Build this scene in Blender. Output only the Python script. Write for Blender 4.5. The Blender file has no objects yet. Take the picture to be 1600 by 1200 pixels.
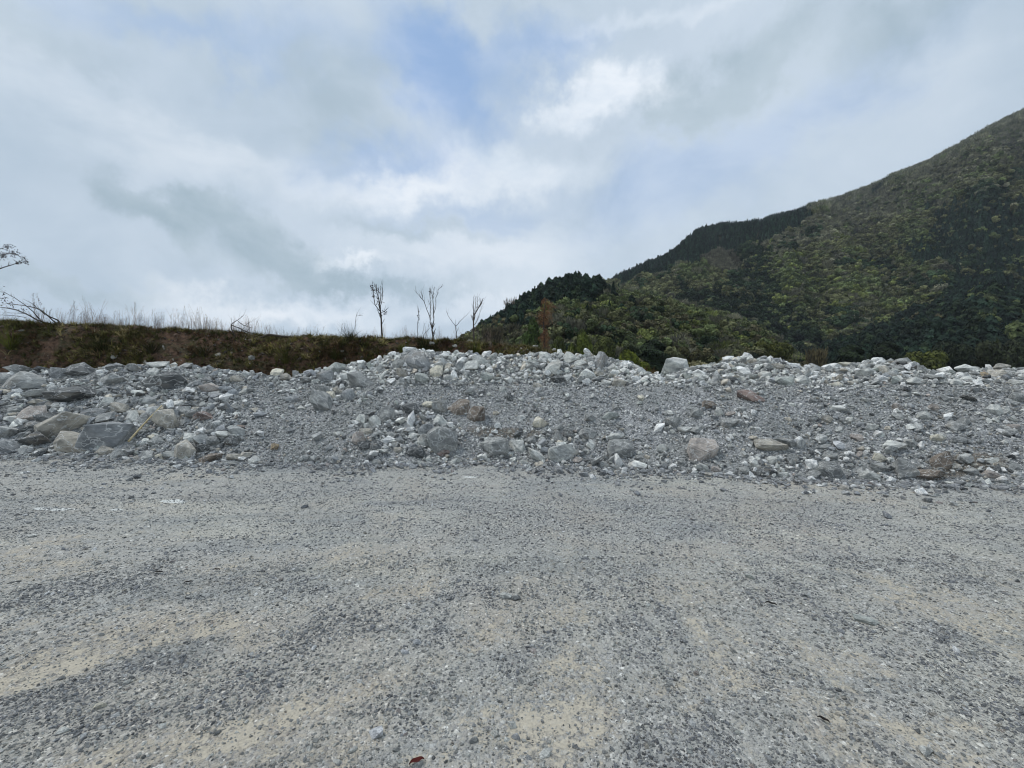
import bpy, math, random
import numpy as np
from mathutils import Vector, Matrix

R = math.radians
F = 671.0            # focal length in photo pixels (1600 wide)
EYE = 1.7
sc = bpy.context.scene
col = sc.collection
rng = np.random.default_rng(7)
random.seed(7)

# ------------------------------------------------------------------ camera
cam_d = bpy.data.cameras.new('camera')
cam = bpy.data.objects.new('camera', cam_d)
col.objects.link(cam)
cam.location = (0, 0, EYE)
cam.rotation_euler = (R(90), 0, 0)
cam_d.sensor_width = 36
cam_d.lens = F / 1600 * 36
cam_d.clip_start = 0.05
cam_d.clip_end = 6000
sc.camera = cam

# ------------------------------------------------------------------ view, world, sun
sc.view_settings.view_transform = 'Standard'
sc.view_settings.look = 'None'
sc.view_settings.exposure = 0.26
sc.view_settings.gamma = 1
sc.view_settings.use_curve_mapping = False
sc.cycles.max_bounces = 5
sc.cycles.diffuse_bounces = 2
sc.cycles.glossy_bounces = 2
sc.cycles.use_denoising = True
sc.cycles.denoiser = 'OPENIMAGEDENOISE'
sc.cycles.denoising_input_passes = 'RGB_ALBEDO_NORMAL'
sc.cycles.denoising_prefilter = 'ACCURATE'
sc.cycles.filter_width = 1.1

SUN_EL, SUN_AZ = R(60), R(-80)      # azimuth from +Y, clockwise positive (towards +X)


class NT:
    """small helper to write node graphs"""
    def __init__(s, tree):
        s.t = tree
        s.n = tree.nodes
        s.l = tree.links

    def node(s, typ, **kw):
        n = s.n.new(typ)
        for k, v in kw.items():
            setattr(n, k, v)
        return n

    def put(s, sock, v):
        if v is None:
            return
        if isinstance(v, bpy.types.NodeSocket):
            s.l.new(v, sock)
        else:
            if isinstance(v, (tuple, list)) and len(v) == 3 and sock.type == 'RGBA':
                v = (*v, 1)
            sock.default_value = v

    def math(s, op, a, b=None, c=None, clamp=False):
        n = s.node('ShaderNodeMath', operation=op, use_clamp=clamp)
        s.put(n.inputs[0], a)
        s.put(n.inputs[1], b)
        s.put(n.inputs[2], c)
        return n.outputs[0]

    def vmath(s, op, a, b=None, scale=None):
        n = s.node('ShaderNodeVectorMath', operation=op)
        s.put(n.inputs[0], a)
        s.put(n.inputs[1], b)
        if scale is not None:
            s.put(n.inputs['Scale'], scale)
        return n.outputs[0]

    def mix(s, fac, a, b, blend='MIX'):
        n = s.node('ShaderNodeMix', data_type='RGBA', blend_type=blend)
        s.put(n.inputs[0], fac)
        s.put(n.inputs[6], a)
        s.put(n.inputs[7], b)
        return n.outputs[2]

    def ramp(s, v, a, b, lo=0.0, hi=1.0, smooth=True):
        n = s.node('ShaderNodeMapRange')
        n.interpolation_type = 'SMOOTHSTEP' if smooth else 'LINEAR'
        s.put(n.inputs[0], v)
        for i, q in enumerate((a, b, lo, hi)):
            s.put(n.inputs[i + 1], q)
        return n.outputs[0]

    def noise(s, vec, scale, detail=3, rough=0.55, dist=0.0, color=False):
        n = s.node('ShaderNodeTexNoise')
        s.put(n.inputs['Vector'], vec)
        n.inputs['Scale'].default_value = scale
        n.inputs['Detail'].default_value = detail
        n.inputs['Roughness'].default_value = rough
        n.inputs['Distortion'].default_value = dist
        return n.outputs['Color' if color else 'Fac']

    def voronoi(s, vec, scale, feature='F1', out='Distance', rand=1.0):
        n = s.node('ShaderNodeTexVoronoi', feature=feature)
        s.put(n.inputs['Vector'], vec)
        n.inputs['Scale'].default_value = scale
        n.inputs['Randomness'].default_value = rand
        return n

    def colramp(s, fac, stops, interp='LINEAR'):
        n = s.node('ShaderNodeValToRGB')
        n.color_ramp.interpolation = interp
        e = n.color_ramp.elements
        while len(e) < len(stops):
            e.new(0.5)
        for i, (p, c) in enumerate(stops):
            e[i].position = p
            e[i].color = (*c, 1)
        s.put(n.inputs[0], fac)
        return n.outputs[0]


def px_dir(px, py):
    v = Vector(((px - 800) / F, 1.0, -(py - 600) / F)).normalized()
    return math.atan2(v.x, v.y), math.asin(v.z)


world = bpy.data.worlds.new('World')
sc.world = world
world.use_nodes = True
w = NT(world.node_tree)
w.n.clear()
tc = w.node('ShaderNodeTexCoord')
sky = w.node('ShaderNodeTexSky', sky_type='NISHITA')
sky.sun_disc = False
sky.sun_elevation = SUN_EL
sky.sun_rotation = SUN_AZ
sky.air_density = 1.0
sky.dust_density = 1.5
sep = w.node('ShaderNodeSeparateXYZ')
w.l.new(tc.outputs['Generated'], sep.inputs[0])
gen = tc.outputs['Generated']
wn = w.noise(gen, 2.6, 4, 0.6, color=True)
wn2 = w.noise(gen, 7.0, 6, 0.66, color=True)
s1 = w.node('ShaderNodeSeparateXYZ')
w.l.new(wn, s1.inputs[0])
s2 = w.node('ShaderNodeSeparateXYZ')
w.l.new(wn2, s2.inputs[0])
az = w.math('ARCTAN2', sep.outputs[0], sep.outputs[1])
el = w.math('ARCSINE', sep.outputs[2])
az = w.math('ADD', az, w.math('ADD', w.math('MULTIPLY', w.math('SUBTRACT', s1.outputs[0], 0.5), 0.34),
                             w.math('MULTIPLY', w.math('SUBTRACT', s2.outputs[0], 0.5), 0.30)))
el = w.math('ADD', el, w.math('ADD', w.math('MULTIPLY', w.math('SUBTRACT', s1.outputs[1], 0.5), 0.22),
                             w.math('MULTIPLY', w.math('SUBTRACT', s2.outputs[1], 0.5), 0.20)))


def blob(px, py, rx, ry, tilt=0.0, soft=0.0, gain=1.0):
    """a soft cloud patch round the direction of a photo pixel, radii in photo pixels"""
    a0, e0 = px_dir(px, py)
    a1, _ = px_dir(px + rx, py)
    _, e1 = px_dir(px, py - ry)
    ra, re = abs(a1 - a0), abs(e1 - e0)
    da = w.math('SUBTRACT', az, a0)
    de = w.math('SUBTRACT', el, e0)
    c, s = math.cos(R(tilt)), math.sin(R(tilt))
    u = w.math('ADD', w.math('MULTIPLY', da, c / ra), w.math('MULTIPLY', de, s / ra))
    v = w.math('ADD', w.math('MULTIPLY', da, -s / re), w.math('MULTIPLY', de, c / re))
    d = w.math('SQRT', w.math('ADD', w.math('MULTIPLY', u, u), w.math('MULTIPLY', v, v)))
    return w.ramp(d, 1.25, soft, 0.0, gain)


def k10(c):
    return tuple(x * 10 for x in c)


big = w.noise(gen, 1.7, 5, 0.55, 0.4)
streak_vec = w.vmath('MULTIPLY', gen, (1.0, 1.0, 2.0))
fine = w.noise(streak_vec, 3.2, 6, 0.6, 0.5)
cloud = w.mix(w.ramp(big, 0.36, 0.64), k10((.405, .50, .60)), k10((.50, .585, .68)))
cloud = w.mix(w.ramp(fine, 0.42, 0.72, 0, 0.45), cloud, k10((.60, .68, .76)))
cloud = w.mix(w.ramp(fine, 0.46, 0.28, 0, 0.40), cloud, k10((.37, .46, .54)))
blue = w.mix(0.8, sky.outputs[0], k10((.27, .42, .68)))
# gaps of blue
for b in ((700, 110, 150, 100, -15, 0.3, 0.95), (640, 240, 190, 60, 10, 0.0, 0.75), (1060, 270, 230, 60, 15, 0.1, 0.55),
          (1260, 190, 280, 60, 25, 0.0, 0.45), (250, 30, 240, 50, 5, 0.0, 0.5), (840, 60, 130, 60, 0, 0.1, 0.7),
          (1040, 340, 220, 55, 10, 0.0, 0.4), (470, 70, 140, 70, 0, 0, .35), (740, 330, 160, 50, 0, 0, .4)):
    cloud = w.mix(blob(*b), cloud, w.mix(w.ramp(fine, .35, .65), blue, k10((.42, .53, .72))))
# bright lumps
for b in ((945, 150, 112, 58, -8, 0.4, .95), (880, 135, 40, 30, 0, .0, .6), (640, 290, 160, 42, 4, 0.0, 0.8), (800, 262, 160, 50, -6, 0.0, 0.8),
          (230, 200, 250, 80, -8, 0.0, 0.30), (400, 240, 160, 40, -8, 0, .3), (560, 405, 70, 15, -3, 0.2, 0.9), (480, 480, 320, 26, 0, 0.0, 0.7),
          (1480, 90, 200, 90, 20, 0.0, 0.15), (720, 400, 240, 50, 0, 0.0, 0.45), (800, 480, 140, 40, 0, 0.0, 0.5), (1000, 20, 200, 30, 0, 0, .5)):
    cloud = w.mix(blob(*b), cloud, w.mix(w.ramp(fine, .35, .62), k10((.62, .70, .79)), k10((.80, .84, .89))))
# grey bellies
for b in ((250, 310, 130, 40, -8, 0.3, 0.9), (390, 375, 230, 42, -12, 0.2, 0.85), (540, 438, 220, 20, -3, 0.1, 0.75),
          (1130, 125, 150, 75, 20, 0.3, 0.85), (1060, 190, 80, 25, 10, .1, .6), (1330, 80, 150, 80, 10, 0.0, 0.75), (110, 440, 180, 22, 0, 0.1, 0.6),
          (540, 160, 90, 110, 0, 0.0, 0.45), (60, 60, 160, 60, 0, 0.0, 0.4), (640, 360, 120, 18, -4, 0, .5)):
    cloud = w.mix(blob(*b), cloud, w.mix(w.ramp(fine, .35, .65), k10((.30, .395, .465)), k10((.42, .51, .58))))
bg = w.node('ShaderNodeBackground')
w.put(bg.inputs[0], cloud)
bg.inputs[1].default_value = 0.1
wo = w.node('ShaderNodeOutputWorld')
w.l.new(bg.outputs[0], wo.inputs[0])

sun_d = bpy.data.lights.new('sun', 'SUN')
sun_d.energy = 1.5
sun_d.angle = R(12)
sun_d.color = (1.0, 0.97, 0.93)
sun = bpy.data.objects.new('sun', sun_d)
col.objects.link(sun)
dv = Vector((math.sin(SUN_AZ) * math.cos(SUN_EL), math.cos(SUN_AZ) * math.cos(SUN_EL), math.sin(SUN_EL)))
sun.rotation_euler = dv.to_track_quat('Z', 'Y').to_euler()
sun.location = (0, 0, 40)


# ------------------------------------------------------------------ numpy noise
_perm = np.random.default_rng(3).random(65536)


def _h(ix, iy):
    return _perm[((ix.astype(np.int64) * 73856093) ^ (iy.astype(np.int64) * 19349663)) & 65535]


def vnoise(x, y):
    x = np.asarray(x, float)
    y = np.asarray(y, float)
    ix, iy = np.floor(x), np.floor(y)
    fx, fy = x - ix, y - iy
    fx = fx * fx * (3 - 2 * fx)
    fy = fy * fy * (3 - 2 * fy)
    a = _h(ix, iy) * (1 - fx) + _h(ix + 1, iy) * fx
    b = _h(ix, iy + 1) * (1 - fx) + _h(ix + 1, iy + 1) * fx
    return a * (1 - fy) + b * fy


def fbm(x, y, o=4, g=0.5):
    t = 0
    a = 1
    n = 0
    x = np.asarray(x, float)
    y = np.asarray(y, float)
    for i in range(o):
        t = t + a * (vnoise(x * 2 ** i + 17.3 * i, y * 2 ** i + 9.1 * i) - 0.5)
        n += a
        a *= g
    return t / n * 2          # about -1 .. 1


def sstep(a, b, x):
    t = np.clip((x - a) / (b - a), 0, 1)
    return t * t * (3 - 2 * t)


def interp(x, pts):
    p = np.array(pts, float)
    return np.interp(x, p[:, 0], p[:, 1])


# ------------------------------------------------------------------ shapes of the land
BASE = [(-30, 11.6), (-20, 11.0), (-12.2, 10.2), (-8.5, 9.75), (-5.4, 9.1), (0, 8.9), (2.5, 8.45), (4.6, 7.75), (6.6, 7.36),
        (8.4, 7.04), (14, 6.2), (22, 5.4)]
CREST = [(-500, 578), (0, 578), (60, 578), (130, 576), (200, 570), (260, 570), (330, 575), (400, 583), (470, 583), (500, 578),
         (540, 570), (580, 565), (640, 555), (700, 557), (760, 560), (800, 560), (870, 557), (930, 560), (980, 567), (1003, 578),
         (1032, 581), (1060, 573), (1100, 570), (1170, 562), (1210, 565), (1280, 577), (1330, 568), (1400, 566),
         (1450, 577), (1500, 576), (1560, 573), (1600, 575), (2200, 570)]
BANK = [(-900, 500), (0, 505), (100, 506), (160, 510), (240, 514), (330, 518), (380, 522), (450, 527), (520, 530), (590, 530),
        (660, 532), (700, 535), (760, 539), (800, 543), (850, 549), (880, 553), (930, 562), (1000, 580), (1060, 600),
        (1150, 640), (2000, 690)]


def to_px(x, y):
    return 800 + x / np.maximum(y, 0.5) * F


def base_y(x):
    return interp(x, BASE) + 0.24 * fbm(x * 0.9, x * 0 + 3.3, 4)


def pile_h(x, y):
    x = np.asarray(x, float)
    y = np.asarray(y, float)
    d = y - base_y(x)
    wl = sstep(-3.6, -5.6, x)
    yc = base_y(x) + 4.1
    cpx = to_px(x, yc)
    cpy = interp(cpx, CREST)
    cpy = np.where(cpx > 430, 571 + (cpy - 571) * 1.45, cpy + 1)
    zc = EYE + (600 - cpy) / F * yc - 0.07
    lump = 0.16 * fbm(x * 0.55, y * 0.55, 4) + 0.05 * fbm(x * 2.2, y * 2.2 + 5, 3)
    shelf = 1.64 + 0.05 * fbm(x * 0.8, x * 0 + 8, 2)
    front = np.minimum(0.66 * d + lump * sstep(0, 1, d), shelf)
    mound = shelf + (zc - shelf) * sstep(2.55, 4.1, d) ** 0.9 + 0.35 * lump * sstep(2.4, 3.0, d) * sstep(4.3, 3.4, d)
    hr = np.where(d > 2.5, np.maximum(front, mound), front)
    hl = np.minimum(zc * sstep(-1.0, 5.6, d + 0.0) * 1.02 - 0.10 + lump * sstep(0, 1, d), 99)
    hl = np.minimum(0.56 * d * (1 + 0.1 * sstep(3, 0, d)) + lump * sstep(0, 1, d), zc + 0.4 * lump * 0)
    h = hr * (1 - wl) + hl * wl
    back = zc - 0.45 * (d - 4.3)
    h = np.where(d > 4.2, np.minimum(h, np.maximum(back, 1.0)), h)
    return h


def bank_h(x, y):
    x = np.asarray(x, float)
    y = np.asarray(y, float)
    yc = 17.0
    zc = EYE + (600 - interp(800 + x / yc * F, BANK)) / F * yc - 0.03
    s = sstep(14.4, 17.0, y + 0.5 * fbm(x * 0.5, y * 0.3, 3))
    lo = np.minimum(1.0, zc - 0.1)
    h = lo + (zc - lo) * s
    h = h + (0.16 * fbm(x * 0.9, y * 0.9, 4) + 0.15 * fbm(x * 3, y * 3, 3)) * sstep(17.4, 16.4, y)
    h = h + 0.15 * fbm(x * 1.8, y * 1.1, 5) * sstep(16, 17, y)
    h = np.where(y > 17, h * (1 - sstep(20, 60, y)) - 0.5 * sstep(20, 60, y), h)
    return h


RA = [(300, 640), (720, 560), (860, 505), (940, 448), (960, 441), (1000, 422), (1040, 406), (1060, 392), (1090, 366),
      (1130, 356), (1190, 349), (1250, 334), (1300, 322), (1350, 304), (1400, 282), (1450, 262), (1500, 236), (1550, 207),
      (1600, 182), (1750, 110), (1900, 60), (2100, 60), (2600, 160)]
RB = [(560, 625), (640, 600), (700, 556), (720, 542), (750, 525), (780, 507), (800, 493), (830, 472), (860, 457), (900, 445),
      (930, 452), (950, 462), (1000, 472), (1060, 484), (1130, 500), (1180, 520), (1220, 548), (1260, 585), (1320, 640)]
RC = [(1180, 640), (1225, 600), (1262, 575), (1300, 552), (1350, 525), (1400, 507), (1460, 486), (1520, 468), (1600, 448),
      (1750, 420), (1900, 400), (2600, 420)]
HILLS = {'A': (RA, 560.0, 200.0), 'B': (RB, 190.0, 62.0), 'C': (RC, 300.0, 95.0)}


def hill_one(k, x, y):
    rid, yc, yb = HILLS[k]
    px = to_px(x, y)
    ycv = yc * (1 + 0.10 * fbm(px / 260.0, px * 0 + ord(k), 3))
    zc = (EYE + (600 - interp(px, rid)) / F * ycv)
    s = (y - yb) / (ycv - yb)
    sc_ = np.clip(s, 0, 1)
    gul = 1.1 - 3.0 * np.abs(fbm(px / 120.0 + sc_ * 1.6, sc_ * 1.4 + px / 700.0, 4, 0.5))
    prof = sc_ ** 0.85 * (1 + 0.45 * gul * sc_ ** 0.3 * (1 - sc_) ** 0.7)
    h = zc * prof
    h = np.minimum(h, zc * y / ycv * (0.93 + 0.07 * sc_))
    h = np.where(s > 1, zc * (1 - 0.5 * (s - 1)), h)
    return np.where(s < 0, -3 + 0 * h, np.maximum(h, -3))


def hills_h(x, y):
    return np.maximum(np.maximum(hill_one('A', x, y), hill_one('B', x, y)), hill_one('C', x, y))


# ------------------------------------------------------------------ mesh helpers
def tag(o, label=None, cat=None, group=None, kind=None):
    if label:
        o['label'] = label
    if cat:
        o['category'] = cat
    if group:
        o['group'] = group
    if kind:
        o['kind'] = kind
    return o


def mesh_np(name, V, Fc, smooth=False, mat=None):
    """mesh from numpy arrays; Fc is an (n,3) or (n,4) index array"""
    V = np.asarray(V, np.float32)
    Fc = np.asarray(Fc, np.int32)
    m = bpy.data.meshes.new(name)
    m.vertices.add(len(V))
    m.vertices.foreach_set('co', V.ravel())
    k = Fc.shape[1]
    m.loops.add(Fc.size)
    m.loops.foreach_set('vertex_index', Fc.ravel())
    m.polygons.add(len(Fc))
    m.polygons.foreach_set('loop_start', np.arange(0, Fc.size, k, dtype=np.int32))
    m.polygons.foreach_set('use_smooth', np.full(len(Fc), smooth))
    m.update(calc_edges=True)
    m.validate()
    if mat:
        m.materials.append(mat)
    return m


def link(name, mesh, parent=None):
    o = bpy.data.objects.new(name, mesh)
    col.objects.link(o)
    if parent:
        o.parent = parent
    return o


def empty(name, loc=(0, 0, 0), rz=0.0):
    o = bpy.data.objects.new(name, None)
    col.objects.link(o)
    o.location = loc
    o.rotation_euler = (0, 0, rz)
    o.empty_display_size = 0.2
    return o


def grid_mesh(name, X, Y, Z, mat, smooth=True, attrs=None):
    nr, nc = X.shape
    V = np.stack([X, Y, Z], -1).reshape(-1, 3)
    i = np.arange(nr * nc).reshape(nr, nc)
    Fc = np.stack([i[:-1, :-1], i[:-1, 1:], i[1:, 1:], i[1:, :-1]], -1).reshape(-1, 4)
    m = mesh_np(name, V, Fc, smooth, mat)
    for k, v in (attrs or {}).items():
        a = m.attributes.new(k, 'FLOAT', 'POINT')
        a.data.foreach_set('value', np.asarray(v, np.float32).ravel())
    return link(name, m)


class MB:
    """collects tubes and blades into one mesh"""
    def __init__(s):
        s.V = []
        s.F = []

    def tube(s, pts, r0, r1, n=6):
        pts = [Vector(p) for p in pts]
        b = len(s.V)
        for i, p in enumerate(pts):
            t = (pts[min(i + 1, len(pts) - 1)] - pts[max(i - 1, 0)]).normalized()
            a = t.cross(Vector((0.3, 1, 0.1))).normalized()
            c = t.cross(a)
            r = r0 + (r1 - r0) * i / (len(pts) - 1)
            for k in range(n):
                q = 2 * math.pi * k / n
                s.V.append(p + a * math.cos(q) * r + c * math.sin(q) * r)
        for i in range(len(pts) - 1):
            for k in range(n):
                k2 = (k + 1) % n
                s.F.append((b + i * n + k, b + i * n + k2, b + (i + 1) * n + k2, b + (i + 1) * n + k))
        s.F.append(tuple(b + k for k in range(n - 1, -1, -1)))
        e = b + (len(pts) - 1) * n
        s.F.append(tuple(e + k for k in range(n)))

    def leaf(s, p, d, wd, ln):
        p, d = Vector(p), Vector(d).normalized()
        a = d.cross(Vector((random.uniform(-1, 1), random.uniform(-1, 1), random.uniform(-1, 1)))).normalized()
        b = len(s.V)
        s.V += [p, p + d * ln * .5 + a * wd * .5, p + d * ln, p + d * ln * .5 - a * wd * .5]
        s.F.append((b, b + 1, b + 2, b + 3))

    def blade(s, p, d, ln, wd, bend):
        """a grass blade: three segments, bending over"""
        p, d = Vector(p), Vector(d).normalized()
        side = Vector((-d.y, d.x, 0))
        if side.length < 1e-3:
            side = Vector((1, 0, 0))
        side.normalize()
        b = len(s.V)
        q = p.copy()
        dd = d.copy()
        for i in range(4):
            ww = wd * (1 - i / 3.0) * 0.5 + 0.0006
            s.V += [q - side * ww, q + side * ww]
            q = q + dd * (ln / 3)
            dd = (dd + Vector((d.x, d.y, -0.5)) * bend).normalized()
        for i in range(3):
            s.F.append((b + 2 * i, b + 2 * i + 1, b + 2 * i + 3, b + 2 * i + 2))

    def build(s, name, mat, parent=None, smooth=False):
        m = bpy.data.meshes.new(name)
        m.from_pydata([tuple(v) for v in s.V], [], s.F)
        if smooth:
            m.polygons.foreach_set('use_smooth', np.full(len(m.polygons), True))
        m.materials.append(mat)
        return link(name, m, parent)


# ------------------------------------------------------------------ materials
def new_mat(name):
    m = bpy.data.materials.new(name)
    m.use_nodes = True
    t = NT(m.node_tree)
    t.n.clear()
    out = t.node('ShaderNodeOutputMaterial')
    bs = t.node('ShaderNodeBsdfPrincipled')
    bs.inputs['Roughness'].default_value = 0.9
    bs.inputs['Specular IOR Level'].default_value = 0.25
    t.l.new(bs.outputs[0], out.inputs[0])
    return m, t, bs


def bump(t, bs, h, strength, dist):
    b = t.node('ShaderNodeBump')
    b.inputs['Strength'].default_value = strength
    b.inputs['Distance'].default_value = dist
    t.put(b.inputs['Height'], h)
    t.l.new(b.outputs[0], bs.inputs['Normal'])


def rock_mat(name, instanced, bump_d=0.02, vein=1.0, fscale=1.0):
    m, t, bs = new_mat(name)
    tcn = t.node('ShaderNodeTexCoord')
    oi = t.node('ShaderNodeObjectInfo')
    if instanced:
        at = t.node('ShaderNodeAttribute', attribute_type='INSTANCER', attribute_name='tint')
        base = at.outputs['Color']
    else:
        base = oi.outputs['Color']
    off = t.vmath('SCALE', (31.0, 17.0, 53.0), scale=oi.outputs['Random'])
    v = t.vmath('ADD', tcn.outputs['Object'], off)
    n1 = t.noise(v, 2.2 * fscale, 6, 0.62, 0.6)
    n2 = t.noise(v, 9.0 * fscale, 5, 0.7)
    c = t.mix(t.ramp(n1, 0.35, 0.66), t.mix(1.0, base, (.66, .67, .69), 'MULTIPLY'), t.mix(1.0, base, (1.28, 1.27, 1.25), 'MULTIPLY'))
    c = t.mix(t.ramp(n2, 0.35, 0.7, 0, .55), c, t.mix(1.0, c, (.55, .57, .6), 'MULTIPLY'))
    # stained faces: rusty / pale crust where a slow noise is high
    n3 = t.noise(t.vmath('ADD', v, (9, 3, 5)), 1.1 * fscale, 3, 0.5)
    c = t.mix(t.ramp(n3, 0.56, 0.7, 0, .35), c, (.30, .25, .19))
    # calcite veins
    vv = t.vmath('MULTIPLY', t.vmath('ADD', v, t.vmath('SCALE', t.noise(v, 2.5, 3, color=True), scale=0.7)), (1, 2.2, 1.6))
    vo = t.node('ShaderNodeTexVoronoi', feature='DISTANCE_TO_EDGE')
    t.put(vo.inputs['Vector'], vv)
    vo.inputs['Scale'].default_value = 1.7 * fscale
    c = t.mix(t.ramp(vo.outputs['Distance'], 0.045, 0.0, 0, .65 * vein), c, (.68, .68, .66))
    t.put(bs.inputs['Base Color'], c)
    cr = t.node('ShaderNodeTexVoronoi', feature='F1')
    t.put(cr.inputs['Vector'], v)
    cr.inputs['Scale'].default_value = 6 * fscale
    h = t.math('ADD', t.math('ADD', t.math('MULTIPLY', n1, 0.8), t.math('MULTIPLY', n2, 0.6)), t.math('MULTIPLY', cr.outputs['Distance'], 0.25))
    bump(t, bs, h, 0.75, bump_d)
    return m


M = {}
M['boulder'] = rock_mat('limestone_block', False, 0.06)
M['rubble'] = rock_mat('limestone_rubble', True, 0.05, 0.5, 1.0)


def ground_mat():
    m, t, bs = new_mat('trampled_gravel')
    g = t.node('ShaderNodeNewGeometry')
    P = g.outputs['Position']
    sand = t.node('ShaderNodeAttribute', attribute_name='sand').outputs['Fac']
    pale = t.node('ShaderNodeAttribute', attribute_name='pale').outputs['Fac']
    wide = t.noise(P, 0.35, 4, 0.6)
    fine = t.noise(P, 9, 5, 0.7)
    mic = t.noise(P, 60, 3, 0.7)
    va = t.voronoi(P, 48)
    vb = t.voronoi(P, 95)
    vc = t.voronoi(P, 22)
    sa = t.node('ShaderNodeSeparateColor')
    t.l.new(va.outputs['Color'], sa.inputs[0])
    sb = t.node('ShaderNodeSeparateColor')
    t.l.new(vb.outputs['Color'], sb.inputs[0])
    scn = t.node('ShaderNodeSeparateColor')
    t.l.new(vc.outputs['Color'], scn.inputs[0])
    stops = [(0.0, (.19, .19, .195)), (.35, (.31, .31, .31)), (.7, (.42, .42, .41)), (.92, (.52, .52, .505)), (1.0, (.74, .74, .72))]
    ca = t.colramp(sa.outputs[0], stops)
    cb = t.colramp(sb.outputs[0], stops)
    c = t.mix(t.ramp(sa.outputs[1], .45, .55), cb, ca)
    tanc = t.mix(t.ramp(mic, .3, .7), (.325, .305, .275), (.42, .395, .35))
    greyd = t.mix(t.ramp(wide, .35, .65), (.40, .40, .385), (.35, .355, .345))
    greyd = t.mix(t.ramp(mic, .3, .7, 0, .45), greyd, (.27, .27, .255))
    sdn = t.math('ADD', sand, t.math('MULTIPLY', t.math('SUBTRACT', fine, 0.5), 0.5))
    dust = t.mix(t.ramp(sdn, .20, .66), greyd, tanc)
    dust = t.mix(t.ramp(sdn, .26, -.05, 0, .5), dust, (.21, .215, .22))
    cover = t.math('ADD', t.math('MULTIPLY', t.math('ADD', fine, mic), 0.45), t.math('MULTIPLY', sa.outputs[2], 0.45))
    c = t.mix(t.ramp(cover, 0.46, 0.80), c, dust)
    # beds of crushed stone lie as bands across the flat
    Pb = t.vmath('MULTIPLY', P, (.45, 1.6, 1))
    c = t.mix(t.ramp(t.noise(Pb, 0.7, 6, .65, .8), .50, .64, 0, .75), c, t.mix(1.0, c, (.74, .78, .83), 'MULTIPLY'))
    c = t.mix(t.ramp(t.noise(t.vmath('ADD', Pb, (40, 7, 0)), 0.5, 6, .65, .8), .50, .64, 0, .7), c, t.mix(1.0, c, (1.16, 1.14, 1.08), 'MULTIPLY'))
    c = t.mix(t.ramp(t.noise(t.vmath('ADD', P, (11, 27, 0)), 0.5, 5, .6, 1.0), .48, .64, 0, .8), c, t.mix(1.0, c, (1.02, .975, .93), 'MULTIPLY'))
    # bare pale dirt
    sd = t.math('ADD', sand, t.math('MULTIPLY', t.math('ADD', t.math('SUBTRACT', fine, 0.5), t.math('MULTIPLY', t.math('SUBTRACT', mic, 0.5), 0.5)), 2.2))
    c = t.mix(t.ramp(sd, .50, .86, 0, .85), c, t.mix(1.0, tanc, (1.1, 1.07, 1.0), 'MULTIPLY'))
    pl = t.math('ADD', pale, t.math('MULTIPLY', t.math('SUBTRACT', fine, 0.5), 0.8))
    c = t.mix(t.ramp(pl, .5, .7), c, (.62, .64, .64))
    c = t.mix(1.0, c, (1.12, 1.10, 1.05), 'MULTIPLY')
    t.put(bs.inputs['Base Color'], c)
    hh = t.math('ADD', t.math('MULTIPLY', va.outputs['Distance'], -1.0), t.math('MULTIPLY', vb.outputs['Distance'], -.5))
    hh = t.math('ADD', hh, t.math('MULTIPLY', fine, 0.8))
    hs = t.math('MULTIPLY', hh, t.ramp(sd, .5, .8, 1.0, .35))
    bump(t, bs, hs, 0.9, 0.014)
    return m


M['ground'] = ground_mat()


def slope_mat():
    m, t, bs = new_mat('crushed_rock_slope')
    g = t.node('ShaderNodeNewGeometry')
    P = g.outputs['Position']
    dirt = t.node('ShaderNodeAttribute', attribute_name='dirt').outputs['Fac']
    wide = t.noise(P, 0.9, 4, 0.6)
    fine = t.noise(P, 8, 5, 0.7)
    va = t.voronoi(P, 30)
    vb = t.voronoi(P, 62)
    sa = t.node('ShaderNodeSeparateColor')
    t.l.new(va.outputs['Color'], sa.inputs[0])
    sb = t.node('ShaderNodeSeparateColor')
    t.l.new(vb.outputs['Color'], sb.inputs[0])
    stops = [(0.0, (.15, .155, .16)), (.4, (.27, .275, .28)), (.8, (.40, .405, .405)), (1.0, (.70, .70, .68))]
    c = t.mix(t.ramp(sa.outputs[1], .4, .6), t.colramp(sb.outputs[0], stops), t.colramp(sa.outputs[0], stops))
    c = t.mix(t.ramp(wide, .42, .66, 0, .7), c, (.27, .275, .265))
    c = t.mix(t.ramp(t.math('ADD', dirt, t.math('MULTIPLY', t.math('SUBTRACT', fine, .5), .8)), .45, .75, 0, .85), c, (.17, .145, .115))
    t.put(bs.inputs['Base Color'], c)
    h = t.math('ADD', t.math('MULTIPLY', va.outputs['Distance'], -1.0), t.math('MULTIPLY', fine, 1.0))
    bump(t, bs, h, 1.0, 0.03)
    return m


M['slope'] = slope_mat()


def bank_mat():
    m, t, bs = new_mat('soil_and_turf')
    g = t.node('ShaderNodeNewGeometry')
    P = g.outputs['Position']
    n1 = t.noise(t.vmath('MULTIPLY', P, (1, 1, 2.0)), 0.9, 5, 0.65, .6)
    n2 = t.noise(P, 6, 5, 0.7)
    n3 = t.noise(P, 22, 4, 0.7)
    soil = t.mix(t.ramp(n2, .35, .65), (.058, .034, .021), (.165, .096, .060))
    turf = t.mix(t.ramp(n3, .35, .65), (.030, .034, .014), (.080, .078, .036))
    c = t.mix(t.ramp(n1, .50, .66, 0, .8), soil, turf)
    st = t.voronoi(P, 9)
    c = t.mix(t.ramp(st.outputs['Distance'], .12, .07, 0, 1), c, (.24, .21, .17))
    t.put(bs.inputs['Base Color'], c)
    bump(t, bs, t.math('ADD', n2, n3), 1.0, 0.08)
    return m


M['bank'] = bank_mat()


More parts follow.
